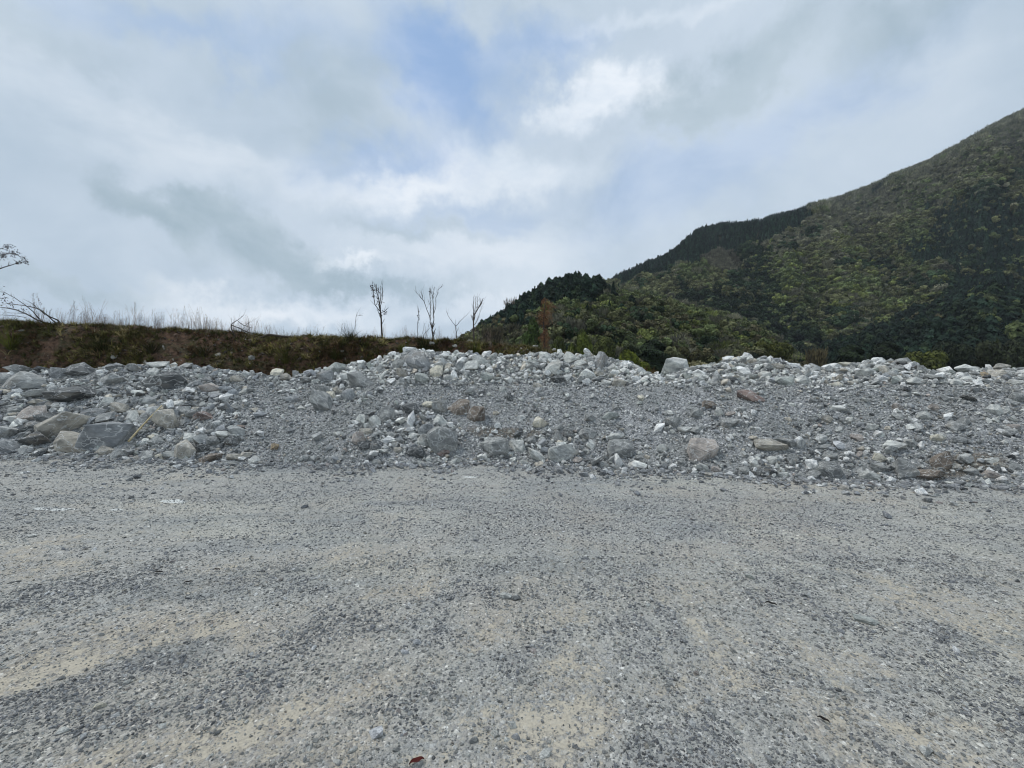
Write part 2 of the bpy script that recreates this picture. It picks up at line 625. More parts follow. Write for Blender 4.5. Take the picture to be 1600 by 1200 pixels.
def flat_mat(name, a, b, scale=8, rough=0.9, bd=0.01):
    m, t, bs = new_mat(name)
    tcn = t.node('ShaderNodeTexCoord')
    oi = t.node('ShaderNodeObjectInfo')
    v = t.vmath('ADD', tcn.outputs['Object'], t.vmath('SCALE', (7.0, 5.0, 3.0), scale=oi.outputs['Random']))
    n = t.noise(v, scale, 4, 0.65)
    t.put(bs.inputs['Base Color'], t.mix(t.ramp(n, .35, .65), a, b))
    bs.inputs['Roughness'].default_value = rough
    bump(t, bs, n, 0.5, bd)
    return m


M['hill'] = flat_mat('forest_floor', (.018, .022, .010), (.045, .045, .022), 0.05, bd=1.0)
M['bark'] = flat_mat('bark', (.035, .028, .024), (.085, .07, .058), 20)
M['dead_bark'] = flat_mat('weathered_twig', (.05, .04, .035), (.12, .10, .085), 20)
M['pole'] = flat_mat('dry_bamboo', (.38, .31, .17), (.55, .47, .30), 9)
M['rust_leaf'] = flat_mat('rust_brown_needles', (.12, .058, .03), (.27, .145, .075), 7)
M['dark_leaf'] = flat_mat('purple_brown_leaves', (.022, .014, .014), (.06, .035, .03), 9)
M['yellow_grass'] = flat_mat('yellow_green_grass', (.045, .055, .010), (.13, .14, .035), 9)
M['leaf_litter'] = flat_mat('dark_dead_leaf', (.008, .007, .007), (.03, .024, .02), 30)
M['red_leaf'] = flat_mat('dark_red_leaf', (.07, .012, .010), (.12, .025, .02), 30)


def tint_mat(name, instanced=True, var=.5, nscale=1.3):
    m, t, bs = new_mat(name)
    tcn = t.node('ShaderNodeTexCoord')
    oi = t.node('ShaderNodeObjectInfo')
    if instanced:
        base = t.node('ShaderNodeAttribute', attribute_type='INSTANCER', attribute_name='tint').outputs['Color']
    else:
        base = oi.outputs['Color']
    v = t.vmath('ADD', tcn.outputs['Object'], t.vmath('SCALE', (17.0, 15.0, 13.0), scale=oi.outputs['Random']))
    n = t.noise(v, nscale, 3, 0.6)
    lo = t.mix(1.0, base, (1 - var, 1 - var, 1 - var), 'MULTIPLY')
    hi = t.mix(1.0, base, (1 + var, 1 + var, 1 + var * .6), 'MULTIPLY')
    t.put(bs.inputs['Base Color'], t.mix(t.ramp(n, .36, .64), lo, hi))
    return m


M['foliage'] = tint_mat('foliage')
M['foliage_own'] = tint_mat('near_foliage', False)
M['stem'] = tint_mat('dry_stem', True, .3)
M['grass'] = tint_mat('short_grass', True, .4)


# ------------------------------------------------------------------ scattering through geometry nodes
def scatter(name, P, rot, scl, idx, tint, protos, label=None):
    """one object: points that carry an instance of one of the prototype meshes each"""
    n = len(P)
    m = bpy.data.meshes.new(name)
    m.vertices.add(n)
    m.vertices.foreach_set('co', np.asarray(P, np.float32).ravel())
    for nm, typ, key, dat in (('rot', 'FLOAT_VECTOR', 'vector', rot), ('scl', 'FLOAT_VECTOR', 'vector', scl)):
        a = m.attributes.new(nm, typ, 'POINT')
        a.data.foreach_set(key, np.asarray(dat, np.float32).ravel())
    a = m.attributes.new('idx', 'INT', 'POINT')
    a.data.foreach_set('value', np.asarray(idx, np.int32))
    a = m.attributes.new('tint', 'FLOAT_COLOR', 'POINT')
    a.data.foreach_set('color', np.concatenate([tint, np.ones((n, 1))], 1).astype(np.float32).ravel())
    o = link(name, m)
    pc = bpy.data.collections.new(name + '_shapes')
    for i, pm in enumerate(protos):
        po = bpy.data.objects.new('%s_shape_%02d' % (name, i), pm)
        pc.objects.link(po)
    g = bpy.data.node_groups.new(name + '_scatter', 'GeometryNodeTree')
    g.interface.new_socket('Geometry', in_out='INPUT', socket_type='NodeSocketGeometry')
    g.interface.new_socket('Geometry', in_out='OUTPUT', socket_type='NodeSocketGeometry')
    N, L = g.nodes, g.links
    gi = N.new('NodeGroupInput')
    go = N.new('NodeGroupOutput')
    ci = N.new('GeometryNodeCollectionInfo')
    ci.inputs['Collection'].default_value = pc
    ci.inputs['Separate Children'].default_value = True
    ci.inputs['Reset Children'].default_value = True
    ip = N.new('GeometryNodeInstanceOnPoints')
    ip.inputs['Pick Instance'].default_value = True

    def attr(nm, typ):
        a = N.new('GeometryNodeInputNamedAttribute')
        a.data_type = typ
        a.inputs['Name'].default_value = nm
        return a.outputs['Attribute']
    L.new(gi.outputs[0], ip.inputs['Points'])
    L.new(ci.outputs[0], ip.inputs['Instance'])
    L.new(attr('idx', 'INT'), ip.inputs['Instance Index'])
    e2r = N.new('FunctionNodeEulerToRotation')
    L.new(attr('rot', 'FLOAT_VECTOR'), e2r.inputs[0])
    L.new(e2r.outputs[0], ip.inputs['Rotation'])
    L.new(attr('scl', 'FLOAT_VECTOR'), ip.inputs['Scale'])
    L.new(ip.outputs[0], go.inputs[0])
    md = o.modifiers.new('scatter', 'NODES')
    md.node_group = g
    return o


# ------------------------------------------------------------------ rock shapes
_ico = {}


def ico(sub):
    if sub not in _ico:
        import bmesh
        bm = bmesh.new()
        bmesh.ops.create_icosphere(bm, subdivisions=sub, radius=1.0)
        V = np.array([v.co[:] for v in bm.verts])
        Fc = np.array([[v.index for v in f.verts] for f in bm.faces])
        bm.free()
        _ico[sub] = (V, Fc)
    return _ico[sub]


def n3(P, s, seed):
    """cheap 3-D noise from three 2-D slices"""
    return (fbm(P[:, 0] * s + seed, P[:, 1] * s - seed, 4) + fbm(P[:, 1] * s + seed * 2, P[:, 2] * s, 4) +
            fbm(P[:, 2] * s - seed, P[:, 0] * s + 5, 4)) / 3


def rock_np(seed, sub=3, kind='block'):
    r = np.random.default_rng(seed)
    D, Fc = ico(sub)
    k = {'block': 9, 'round': 18, 'slab': 8, 'shard': 7}[kind]
    nrm = r.normal(size=(k, 3))
    nrm /= np.linalg.norm(nrm, axis=1)[:, None]
    hh = r.uniform(0.62, 1.0, k) if kind != 'round' else r.uniform(0.80, 1.0, k)
    ax = np.array([[1, 0, 0], [-1, 0, 0], [0, 1, 0], [0, -1, 0], [0, 0, 1], [0, 0, -1]], float)
    ax = ax + r.normal(0, .22, ax.shape)
    ax /= np.linalg.norm(ax, axis=1)[:, None]
    ah = r.uniform(.72, .92, 6)
    nrm = np.concatenate([nrm, ax])
    hh = np.concatenate([hh, ah if kind != 'round' else ah * 0 + .95])
    q = np.clip(D @ nrm.T, 1e-3, None) / hh
    p = 44 if kind != 'round' else 20
    rad = 1.0 / (np.sum(q ** p, 1)) ** (1.0 / p)
    P = D * rad[:, None]
    amp = .05
    P = P * (1 + amp * n3(P, 1.6, seed % 97) + .035 * n3(P, 5.0, seed % 53))[:, None]
    # faint bedding steps
    ang = r.normal(size=3)
    ang /= np.linalg.norm(ang)
    t = P @ ang * r.uniform(3, 6)
    P = P * (1 + .028 * (np.abs((t % 1) - .5) * 2) ** 2)[:, None]
    lo, hi = P.min(0), P.max(0)
    P = (P - (lo + hi) / 2) / (hi - lo)          # unit box
    return P, Fc




def hull_rock(seed, kind='block', detail=0):
    """broken stone: the hull of a few points, edges chipped, faces roughened"""
    import bmesh
    r = np.random.default_rng(seed)
    n = {'block': 11, 'round': 15, 'slab': 12, 'shard': 8}[kind]
    Q = r.normal(size=(n, 3))
    Q /= np.max(np.abs(Q), axis=1)[:, None] ** (.7 if kind != 'round' else .45) * np.linalg.norm(Q, axis=1)[:, None] ** (.3 if kind != 'round' else .55)
    Q *= r.uniform(.8, 1.0, (n, 1))
    Q = np.concatenate([Q, np.eye(3) * .8, -np.eye(3) * .8])
    bm = bmesh.new()
    for q in Q:
        bm.verts.new(q)
    bmesh.ops.convex_hull(bm, input=bm.verts)
    loose = [v for v in bm.verts if not v.link_faces]
    bmesh.ops.delete(bm, geom=loose, context='VERTS')
    if detail:
        bmesh.ops.dissolve_limit(bm, angle_limit=R(14), verts=bm.verts, edges=bm.edges)
        bmesh.ops.bevel(bm, geom=list(bm.edges), offset=.025 if kind != 'round' else .06, segments=1 if kind != 'round' else 2, affect='EDGES', clamp_overlap=True)
        bmesh.ops.triangulate(bm, faces=bm.faces)
        for _ in range(detail):
            L = np.mean([e.calc_length() for e in bm.edges])
            bmesh.ops.subdivide_edges(bm, edges=[e for e in bm.edges if e.calc_length() > L * .9], cuts=1, use_grid_fill=False)
            bmesh.ops.triangulate(bm, faces=bm.faces)
    else:
        bmesh.ops.triangulate(bm, faces=bm.faces)
    P = np.array([v.co[:] for v in bm.verts])
    bm.verts.index_update()
    Fc = np.array([[v.index for v in f.verts] for f in bm.faces])
    bm.free()
    if detail:
        nz = n3(P, 1.3, seed % 91) * .08 + n3(P, 4.5, seed % 47) * .06 + n3(P, 12, seed % 31) * .02
        P = P * (1 + nz)[:, None]
    lo, hi = P.min(0), P.max(0)
    P = (P - (lo + hi) / 2) / (hi - lo)
    return P, Fc


KINDS = ['block', 'round', 'slab', 'shard', 'block', 'slab']

# ================================================================== GROUND
TAN = [(880, 1140, 120, 36, .9), (357, 1147, 60, 22, .8), (43, 1177, 60, 28, .8), (125, 1050, 70, 14, .7), (20, 1078, 60, 14, .6),
       (395, 985, 60, 9, .6), (1499, 968, 85, 14, .9), (1418, 922, 22, 22, .6), (1145, 1052, 40, 30, .7), (1330, 1025, 80, 13, .6),
       (1240, 1160, 90, 26, .8), (1500, 1130, 100, 12, .6), (1590, 1088, 40, 16, .7), (813, 1038, 70, 14, .7), (690, 1060, 40, 12, .5),
       (80, 860, 60, 12, .7), (560, 1180, 60, 20, .6), (1040, 1110, 60, 14, .5), (460, 860, 90, 16, .35), (840, 888, 40, 10, .4),
       (910, 738, 40, 5, .8), (1130, 1100, 120, 10, .4), (640, 960, 50, 8, .4), (470, 1120, 60, 10, .5), (1000, 1060, 70, 14, .4)]
GRV = [(1100, 1172, 130, 30, .9), (1450, 1105, 100, 26, .8), (1390, 1075, 60, 16, .8), (760, 1022, 60, 14, .8), (640, 1060, 90, 13, .7),
       (230, 1120, 90, 18, .8), (40, 1130, 70, 20, .8), (1490, 1030, 110, 34, .7), (300, 1012, 60, 10, .6), (980, 1000, 90, 22, .7),
       (1300, 1000, 60, 16, .6), (440, 1010, 60, 10, .6), (1560, 1180, 90, 30, .7), (950, 925, 140, 12, .7), (140, 925, 110, 10, .6)]


TRACKS = [([(-60, 1095), (0, 1070), (160, 1025), (330, 980), (440, 955), (560, 930), (700, 915)], 26, .34),
          ([(-60, 1130), (100, 1075), (300, 1015), (440, 985), (580, 955), (760, 930)], 26, -.42),
          ([(-60, 1215), (0, 1180), (150, 1140), (300, 1110), (420, 1070), (560, 1020), (700, 985)], 30, -.42),
          ([(60, 1210), (200, 1180), (357, 1140), (480, 1100), (620, 1050), (760, 1000), (900, 960)], 24, .30),
          ([(480, 1150), (620, 1085), (760, 1030), (900, 985), (1050, 960), (1200, 950)], 26, -.40),
          ([(1250, 880), (1380, 905), (1440, 945), (1530, 990), (1640, 1040)], 18, .36),
          ([(1180, 930), (1320, 970), (1420, 1020), (1520, 1080), (1640, 1150)], 30, -.36),
          ([(1090, 1040), (1250, 1090), (1400, 1140), (1560, 1200)], 24, .26),
          ([(950, 1190), (1060, 1130), (1180, 1120), (1330, 1180)], 34, -.34),
          ([(-60, 905), (150, 890), (400, 868), (600, 862)], 30, .18), ([(-60, 930), (200, 915), (450, 890)], 26, -.24),
          ([(1050, 830), (1250, 815), (1450, 835), (1660, 880)], 34, -.2)]


def gauss(px, py, L, roty=0.0):
    t = 0
    for a, b, ra, rb, g in L:
        t = t + g * np.exp(-(((px - a) / ra) ** 2 + ((py - b) / rb) ** 2))
    return t


def sandiness(x, y):
    yy = np.maximum(y, 0.4)
    px = to_px(x, yy)
    py = 600 + EYE / yy * F
    k = 0.55 - 0.75 * sstep(-0.5, 2.5, x)
    u = x - k * y + 0.25 * fbm(x * .7, y * .7, 3)
    n = fbm(u / 0.42, y / 1.5 + 3, 4) * 0.62 + fbm(u * 4.5, y * 2.0, 4) * 0.35
    n2 = fbm(x / 1.8 + 9, y / .8, 4)
    far = sstep(3.0, 6.0, y)
    s = 0.34 + 0.75 * (n * (1 - far) + n2 * far * .6) - 0.20 * far
    wob = fbm(x * 3.1, y * 3.1, 3)
    pxw, pyw = px + 120 * wob, py + 42 * fbm(x * 3 + 7, y * 3, 4)
    brk = .55 + .9 * np.clip(fbm(x * 2.3 + 5, y * 2.3, 4) + .25, 0, 1)
    s = s + gauss(pxw, pyw, TAN) * .36 - gauss(pxw, pyw, GRV) * .34 * brk
    sc_w = (py - 600) / 500.0
    for poly, wd, g in TRACKS:
        dmin = 1e9
        for (ax, ay), (bx_, by_) in zip(poly[:-1], poly[1:]):
            vx, vy = bx_ - ax, (by_ - ay) * 2
            t_ = np.clip(((px + 26 * wob - ax) * vx + (py + 9 * wob - ay) * 2 * vy) / (vx * vx + vy * vy), 0, 1)
            dmin = np.minimum(dmin, np.hypot(px + 26 * wob - ax - t_ * vx, (py + 9 * wob - ay) * 2 - t_ * vy))
        s = s + (.75 if g > 0 else .5) * g * brk * np.exp(-(dmin / (wd * np.clip(sc_w, .2, 1.4))) ** 2)
    return s


def axis(parts):
    out = []
    for a, b, n in parts:
        out.append(np.linspace(a, b, n, endpoint=False))
    out.append([parts[-1][1]])
    return np.concatenate(out)


gx = axis([(-3500, -400, 12), (-400, -40, 18), (-40, -14, 26), (-14, 14, 560), (14, 40, 26), (40, 400, 18), (400, 3500, 12)])
gy = axis([(-2000, -100, 8), (-100, -4, 16), (-4, 1.2, 20), (1.2, 5, 110), (5, 11.5, 110), (11.5, 60, 20), (60, 400, 12), (400, 3500, 12)])
GX, GY = np.meshgrid(gx, gy)
SD = sandiness(GX, GY)
near = sstep(16, 12, np.abs(GX)) * sstep(13, 11, GY) * sstep(-3, -1, GY)


def ground_z(x, y):
    s = sandiness(x, y)
    return (0.030 * fbm(x * .7, y * .7, 4) - 0.022 * np.clip(s - .3, -.5, .6) + 0.006 * fbm(x * 6, y * 6, 3))


GZ = np.where(near > 0, ground_z(GX, GY) * near, 0) + (near < 1) * 0.0
PALE = [(85, 797, 46, 3.2, 1.1), (182, 797, 18, 2.5, .9), (272, 784, 26, 4, 1.1), (735, 746, 16, 2, .9), (1268, 768, 22, 3, .8),
        (1220, 825, 24, 5, .5), (35, 738, 20, 3, .7), (1085, 748, 14, 2, .8), (340, 800, 40, 2, .4), (600, 757, 20, 2, .3)]
yy = np.maximum(GY, .4)
PL = gauss(to_px(GX, yy), 600 + EYE / yy * F, PALE) * (GY > 1)
o = grid_mesh('ground', GX, GY, GZ, M['ground'], True, {'sand': SD, 'pale': PL})
tag(o, kind='structure')

# the dumped slope
px_ = axis([(-24, -15, 40), (-15, 12, 520), (12, 22, 40)])
pd_ = axis([(-0.5, 5.2, 120), (5.2, 9, 24)])
PX, PD = np.meshgrid(px_, pd_)
PY = base_y(PX) + PD
PZ = pile_h(PX, PY)
sfx = to_px(PX, PY)
sfy = 600 - (PZ - EYE) / PY * F
DIRT = gauss(sfx, sfy, [(1525, 722, 62, 22, 1.0), (805, 677, 60, 10, 1.0), (1060, 690, 50, 28, .5), (735, 665, 50, 20, .5), (1450, 742, 50, 14, .8),
                        (375, 668, 26, 14, .6), (430, 700, 20, 14, .5), (560, 640, 40, 10, .3)])
o = grid_mesh('rubble_slope', PX, PY, np.maximum(PZ, -0.12), M['slope'], True, {'dirt': DIRT})
tag(o, kind='structure')

# the earth bank behind
bx = axis([(-90, -30, 30), (-30, 14, 300), (14, 60, 20)])
by = axis([(12.6, 17.6, 60), (17.6, 24, 20), (24, 66, 24)])
BX, BY = np.meshgrid(bx, by)
o = grid_mesh('earth_bank', BX, BY, bank_h(BX, BY), M['bank'], True)
tag(o, kind='structure')

# hills
hp = np.linspace(300, 2300, 220)
hy = np.concatenate([np.geomspace(55, 260, 60), np.linspace(265, 780, 90)])
HP, HY = np.meshgrid(hp, hy)
HX = (HP - 800) / F * HY
o = grid_mesh('hills', HX, HY, hills_h(HX, HY), M['hill'], True)
tag(o, kind='structure')


def march(px, py, fn, y0, y1, n=900):
    ys = np.linspace(y0, y1, n)
    xs = (px - 800) / F * ys
    zs = EYE - (py - 600) / F * ys
    hit = np.nonzero(fn(xs, ys) >= zs)[0]
    if len(hit) == 0:
        return None
    i = hit[0]
    return Vector((xs[i], ys[i], zs[i]))


# ================================================================== ROCKS
T = {'grey': (.34, .345, .345), 'blue': (.31, .32, .335), 'dark': (.15, .155, .16), 'pale': (.60, .605, .59), 'white': (.80, .80, .78),
     'tan': (.46, .43, .385), 'cream': (.66, .62, .53), 'pink': (.46, .41, .385), 'red': (.25, .19, .175), 'green': (.40, .42, .405),
     'brown': (.25, .21, .18), 'lilac': (.56, .57, .61), 'orange': (.48, .38, .26)}
# photo pixel of the middle, width, height, tone, shape, tilt (degrees, + = right end up), label
HAND = [
    (120, 695, 58, 32, 'tan', 'block', -3, 'pale boulder with tan face at left foot of slope'),
    (103, 670, 60, 31, 'tan', 'block', 22, 'pale tan slab leaning up behind the left foot boulder'),
    (177, 683, 74, 38, 'blue', 'shard', 2, 'large blue-grey boulder left of the bamboo pole'),
    (170, 706, 28, 16, 'tan', 'round', 0, 'small tan round stone under the large blue-grey boulder'),
    (122, 619, 60, 24, 'dark', 'slab', 3, 'dark overhanging slab high in the left rubble'),
    (47, 598, 56, 28, 'grey', 'block', 8, 'broad grey boulder below the crest at far left'),
    (130, 582, 46, 25, 'dark', 'block', 5, 'dark grey wedge boulder on the left crest'),
    (181, 595, 42, 20, 'grey', 'slab', 0, 'grey slab with black hollow beneath it'),
    (3, 597, 30, 22, 'grey', 'round', 0, 'grey boulder cut by the left edge'),
    (13, 677, 36, 21, 'grey', 'block', 4, 'smooth grey boulder low at far left edge'),
    (12, 703, 40, 26, 'blue', 'block', -4, 'blue-grey block in the bottom left corner of rubble'),
    (65, 688, 44, 24, 'dark', 'shard', -12, 'dark triangular slab left of tan-faced boulder'),
    (68, 669, 46, 18, 'dark', 'slab', 4, 'dark flat slab above the triangular slab'),
    (58, 650, 34, 26, 'pink', 'shard', 20, 'pinkish white jagged rock in left rubble'),
    (87, 655, 36, 18, 'dark', 'slab', 0, 'dark rock right of the pinkish jagged rock'),
    (211, 654, 22, 21, 'pale', 'block', 0, 'pale square block left of the pole top'),
    (226, 657, 18, 20, 'grey', 'block', 0, 'grey block touching the pale square block'),
    (23, 655, 23, 9, 'white', 'round', 0, 'small white oval stone at far left'),
    (165, 654, 36, 15, 'grey', 'slab', 5, 'flat grey rock above the large blue-grey boulder'),
    (62, 616, 40, 13, 'grey', 'slab', 6, 'long flat rock under the broad grey boulder'),
    (155, 645, 34, 13, 'blue', 'slab', 10, 'thin bluish slab in mid left rubble'),
    (96, 586, 24, 18, 'blue', 'block', 0, 'bluish block left of the dark wedge boulder'),
    (185, 568, 24, 9, 'blue', 'shard', 6, 'pointed bluish rock topping the left crest'),
    (210, 577, 20, 14, 'grey', 'round', 0, 'rounded grey rock right of the pointed crest rock'),
    (35, 579, 30, 12, 'grey', 'slab', 0, 'flat grey rock on the far left crest'),
    (271, 597, 60, 25, 'dark', 'slab', 4, 'big dark slab under the crest above the pole'),
    (243, 584, 19, 15, 'pale', 'block', 0, 'pale bluish block left of the big dark slab'),
    (270, 661, 34, 35, 'tan', 'block', -6, 'tan-grey boulder right of the bamboo pole'),
    (294, 706, 38, 29, 'tan', 'block', 0, 'pale square block at the slope foot'),
    (233, 715, 22, 18, 'grey', 'block', 0, 'grey cube-like stone below the pole end'),
    (251, 716, 14, 12, 'cream', 'block', 0, 'small cream stone between grey stones at foot'),
    (268, 712, 19, 12, 'pale', 'round', 0, 'oval grey-white stone left of the square block'),
    (332, 717, 33, 14, 'brown', 'slab', 0, 'long dark brown flat stone at the foot'),
    (366, 715, 22, 11, 'tan', 'slab', 0, 'tan flat stone right of the dark brown stone'),
    (357, 728, 27, 11, 'grey', 'round', 2, 'grey stone rolled out onto the flat ground'),
    (401, 721, 20, 14, 'white', 'shard', -20, 'bright white shard at the foot of slope'),
    (331, 609, 28, 16, 'pink', 'slab', 0, 'pinkish rock in the upper left rubble'),
    (324, 651, 30, 13, 'red', 'slab', -10, 'reddish grey slab right of the tan-grey boulder'),
    (375, 669, 17, 9, 'red', 'slab', 0, 'dark red stone half buried in fine rubble'),
    (300, 684, 20, 13, 'pale', 'shard', 0, 'angular pale stone above the square block'),
    (314, 590, 13, 10, 'green', 'block', 0, 'greenish stone right of the big dark slab'),
    (336, 690, 20, 14, 'grey', 'round', 0, 'grey stone above the dark brown flat stone'),
    (277, 631, 21, 8, 'white', 'slab', 0, 'white flat stone above the tan-grey boulder'),
    (317, 633, 13, 9, 'pale', 'round', 0, 'small pale oval in the middle left rubble'),
    (289, 643, 21, 14, 'grey', 'block', 0, 'grey block touching the tan-grey boulder top'),
    (250, 692, 21, 19, 'grey', 'block', 0, 'grey upright block right of the pole end'),
    (241, 684, 15, 9, 'cream', 'round', 0, 'cream oval stone beside the pole end'),
    (249, 570, 25, 10, 'pale', 'slab', 6, 'pale slab on the crest left of the soil bank patch'),
    (292, 575, 26, 11, 'grey', 'slab', 8, 'greenish grey slab on the crest above the dark slab'),
    (433, 583, 18, 13, 'cream', 'block', 0, 'yellowish white stone on the crest below the big tuft'),
    (318, 701, 22, 12, 'dark', 'slab', 0, 'dark hollowed rock right of the square block'),
    (431, 700, 11, 13, 'orange', 'block', 0, 'small rusty brown stone in fine rubble'),
    (569, 601, 37, 33, 'grey', 'shard', 6, 'speckled grey boulder with sharp top under the crest'),
    (653, 566, 42, 28, 'blue', 'slab', -32, 'large slanting grey boulder on the crest'),
    (624, 570, 18, 17, 'grey', 'block', 0, 'grey block left of the slanting crest boulder'),
    (683, 583, 19, 19, 'cream', 'block', 0, 'white stone with ochre stain below the crest'),
    (507, 633, 42, 27, 'grey', 'slab', -32, 'tilted grey slab in the middle left slope'),
    (520, 621, 15, 15, 'cream', 'block', 0, 'pale cube-like stone above the tilted grey slab'),
    (545, 620, 21, 20, 'blue', 'round', 0, 'round bluish stone below the speckled boulder'),
    (508, 609, 23, 12, 'grey', 'slab', -8, 'flat grey rock above the tilted slab'),
    (529, 612, 17, 14, 'tan', 'block', 0, 'brownish block left of the round bluish stone'),
    (526, 578, 28, 18, 'green', 'block', 0, 'greenish pale block on the crest'),
    (543, 591, 18, 13, 'white', 'block', 0, 'white block left of the speckled boulder'),
    (510, 591, 24, 20, 'blue', 'block', -10, 'bluish boulder below the greenish crest block'),
    (587, 660, 17, 18, 'pale', 'round', 0, 'pale round stone in the middle of slope'),
    (606, 651, 23, 25, 'grey', 'block', 0, 'brown-grey block right of the pale round stone'),
    (562, 688, 20, 23, 'pink', 'block', 0, 'pinkish white stone low in the slope'),
    (570, 697, 18, 14, 'dark', 'round', 0, 'dark stone in front of the pinkish white stone'),
    (589, 697, 17, 15, 'dark', 'round', 0, 'second dark stone right of the pinkish stone'),
    (667, 673, 23, 18, 'blue', 'round', 0, 'bluish round stone left of the largest middle boulder'),
    (664, 690, 21, 20, 'white', 'block', 0, 'bright cream cube-like stone in the lower middle'),
    (692, 691, 44, 40, 'grey', 'round', 0, 'large round grey boulder in the lower middle'),
    (651, 708, 28, 16, 'dark', 'block', 0, 'dark purple-grey rock below the bright cream stone'),
    (645, 641, 28, 18, 'dark', 'slab', -20, 'dark leaning rock in the middle of the slope'),
    (671, 634, 12, 19, 'cream', 'slab', 80, 'narrow upright cream stone'),
    (686, 640, 22, 22, 'grey', 'block', 0, 'grey block right of the upright cream stone'),
    (626, 600, 20, 14, 'grey', 'block', 0, 'small grey rock right of the speckled boulder'),
    (565, 656, 15, 14, 'pale', 'shard', 0, 'pale chip left of the pale round stone'),
    (646, 681, 18, 10, 'pale', 'shard', 0, 'pale wedge left of the bluish round stone'),
    (688, 659, 20, 14, 'pale', 'slab', -30, 'pale leaning stone above the largest middle boulder'),
    (659, 725, 18, 8, 'pale', 'slab', -6, 'pale flat stone at the foot below the dark rock'),
    (486, 583, 19, 9, 'lilac', 'slab', 0, 'lilac white stone on the crest'),
    (573, 675, 22, 10, 'tan', 'slab', 0, 'brownish flat stone above the pinkish white stone'),
    (717, 640, 33, 26, 'brown', 'block', 0, 'dark boulder with rusty underside in the middle'),
    (744, 652, 26, 28, 'brown', 'block', 0, 'brownish block right of the rusty underside boulder'),
    (776, 700, 38, 29, 'grey', 'round', 0, 'round grey boulder with cracks near the foot'),
    (810, 697, 30, 19, 'pale', 'block', -36, 'pale block sloping down to the right'),
    (837, 711, 32, 12, 'pale', 'slab', -42, 'long pale splinter right of the sloping pale block'),
    (844, 663, 21, 20, 'cream', 'block', 10, 'cream white block with flat bright face'),
    (863, 576, 24, 22, 'pale', 'block', -4, 'square pale block in front of the crest'),
    (771, 559, 13, 12, 'pale', 'round', 0, 'small round pale stone on the crest skyline'),
    (736, 573, 28, 15, 'white', 'shard', 8, 'white jagged rock below the middle crest'),
    (750, 565, 22, 15, 'pale', 'block', 0, 'pale block above the white jagged rock'),
    (871, 685, 15, 18, 'grey', 'shard', 0, 'grey upright stone right of the brown dirt patch'),
    (785, 609, 9, 10, 'pale', 'round', 0, 'small pale stone alone on the fine slope'),
    (798, 623, 14, 10, 'dark', 'slab', -35, 'dark slanting stone on the fine slope'),
    (763, 688, 12, 8, 'white', 'round', 0, 'white stone above the cracked round boulder'),
    (757, 713, 11, 9, 'white', 'block', 0, 'white pebble left below the cracked round boulder'),
    (711, 722, 16, 12, 'pale', 'block', 0, 'pale stone at the foot below the largest middle boulder'),
    (693, 708, 18, 9, 'red', 'slab', 0, 'reddish chip in front of the largest middle boulder'),
    (879, 710, 42, 27, 'pale', 'round', 0, 'pale boulder with dark veins at the foot'),
    (967, 703, 37, 28, 'grey', 'round', -4, 'smooth round grey boulder right of the veined boulder'),
    (962, 684, 24, 12, 'pale', 'round', 0, 'pale flat stone above the smooth round boulder'),
    (918, 680, 25, 18, 'grey', 'slab', -18, 'grey leaning stone above the veined pale boulder'),
    (890, 560, 26, 16, 'pale', 'block', 0, 'pale boulder on the crest below the dead conifer'),
    (937, 568, 20, 28, 'blue', 'block', 0, 'upright dark grey block in the crest heap'),
    (907, 568, 19, 9, 'pale', 'slab', 0, 'flat pale stone left of the upright dark block'),
    (1052, 575, 36, 26, 'pale', 'shard', 4, 'big pale boulder right of the dip in the crest'),
    (853, 559, 20, 14, 'pale', 'block', 0, 'pale block above the square pale block'),
    (917, 588, 22, 18, 'white', 'block', 0, 'whitish block below the crest heap'),
    (872, 594, 22, 12, 'dark', 'shard', 0, 'dark wedge below the square pale block'),
    (901, 719, 15, 9, 'pink', 'block', 0, 'pinkish brown stone right of the veined boulder'),
    (1034, 702, 16, 13, 'pale', 'round', -20, 'pale oval stone alone near the foot'),
    (952, 651, 26, 13, 'green', 'slab', 25, 'greenish slab half buried in the fine slope'),
    (1047, 646, 15, 8, 'white', 'shard', 0, 'white chip in the middle right slope'),
    (885, 678, 17, 11, 'dark', 'block', 0, 'dark stone left of the grey leaning stone'),
    (922, 565, 14, 12, 'grey', 'block', 0, 'small grey block in the crest heap'),
    (1002, 622, 12, 7, 'cream', 'slab', -45, 'cream sliver on the fine slope below the dip'),
    (1094, 705, 39, 34, 'pink', 'round', 0, 'pink-brown veined boulder in the right lower slope'),
    (1169, 622, 38, 19, 'red', 'shard', -8, 'reddish slab with dark end high on the right'),
    (1203, 697, 46, 19, 'tan', 'slab', -18, 'long grey-brown slab with pale top'),
    (1236, 720, 18, 19, 'grey', 'round', 0, 'grey egg-shaped stone below the long slab'),
    (1192, 736, 27, 13, 'dark', 'slab', -8, 'dark flat stone at the foot below the long slab'),
    (1178, 724, 18, 14, 'white', 'shard', 0, 'white pointed stone above the dark flat foot stone'),
    (1164, 735, 20, 11, 'grey', 'round', 0, 'grey stone left of the dark flat foot stone'),
    (1096, 731, 21, 12, 'pale', 'shard', 0, 'pale angular stone below the pink-brown boulder'),
    (1106, 634, 19, 12, 'brown', 'block', -10, 'brown-grey stone left of the reddish slab'),
    (1140, 662, 22, 14, 'grey', 'slab', 8, 'grey pyramid stone in the right slope'),
    (1225, 597, 32, 16, 'green', 'slab', -16, 'pale greenish block under the right crest'),
    (1142, 588, 15, 8, 'white', 'block', 0, 'white stone under the right crest'),
    (1159, 593, 13, 10, 'white', 'block', 0, 'white stone just right of another white stone'),
    (1226, 691, 28, 12, 'grey', 'slab', -24, 'flat grey slab right of the long pale-topped slab'),
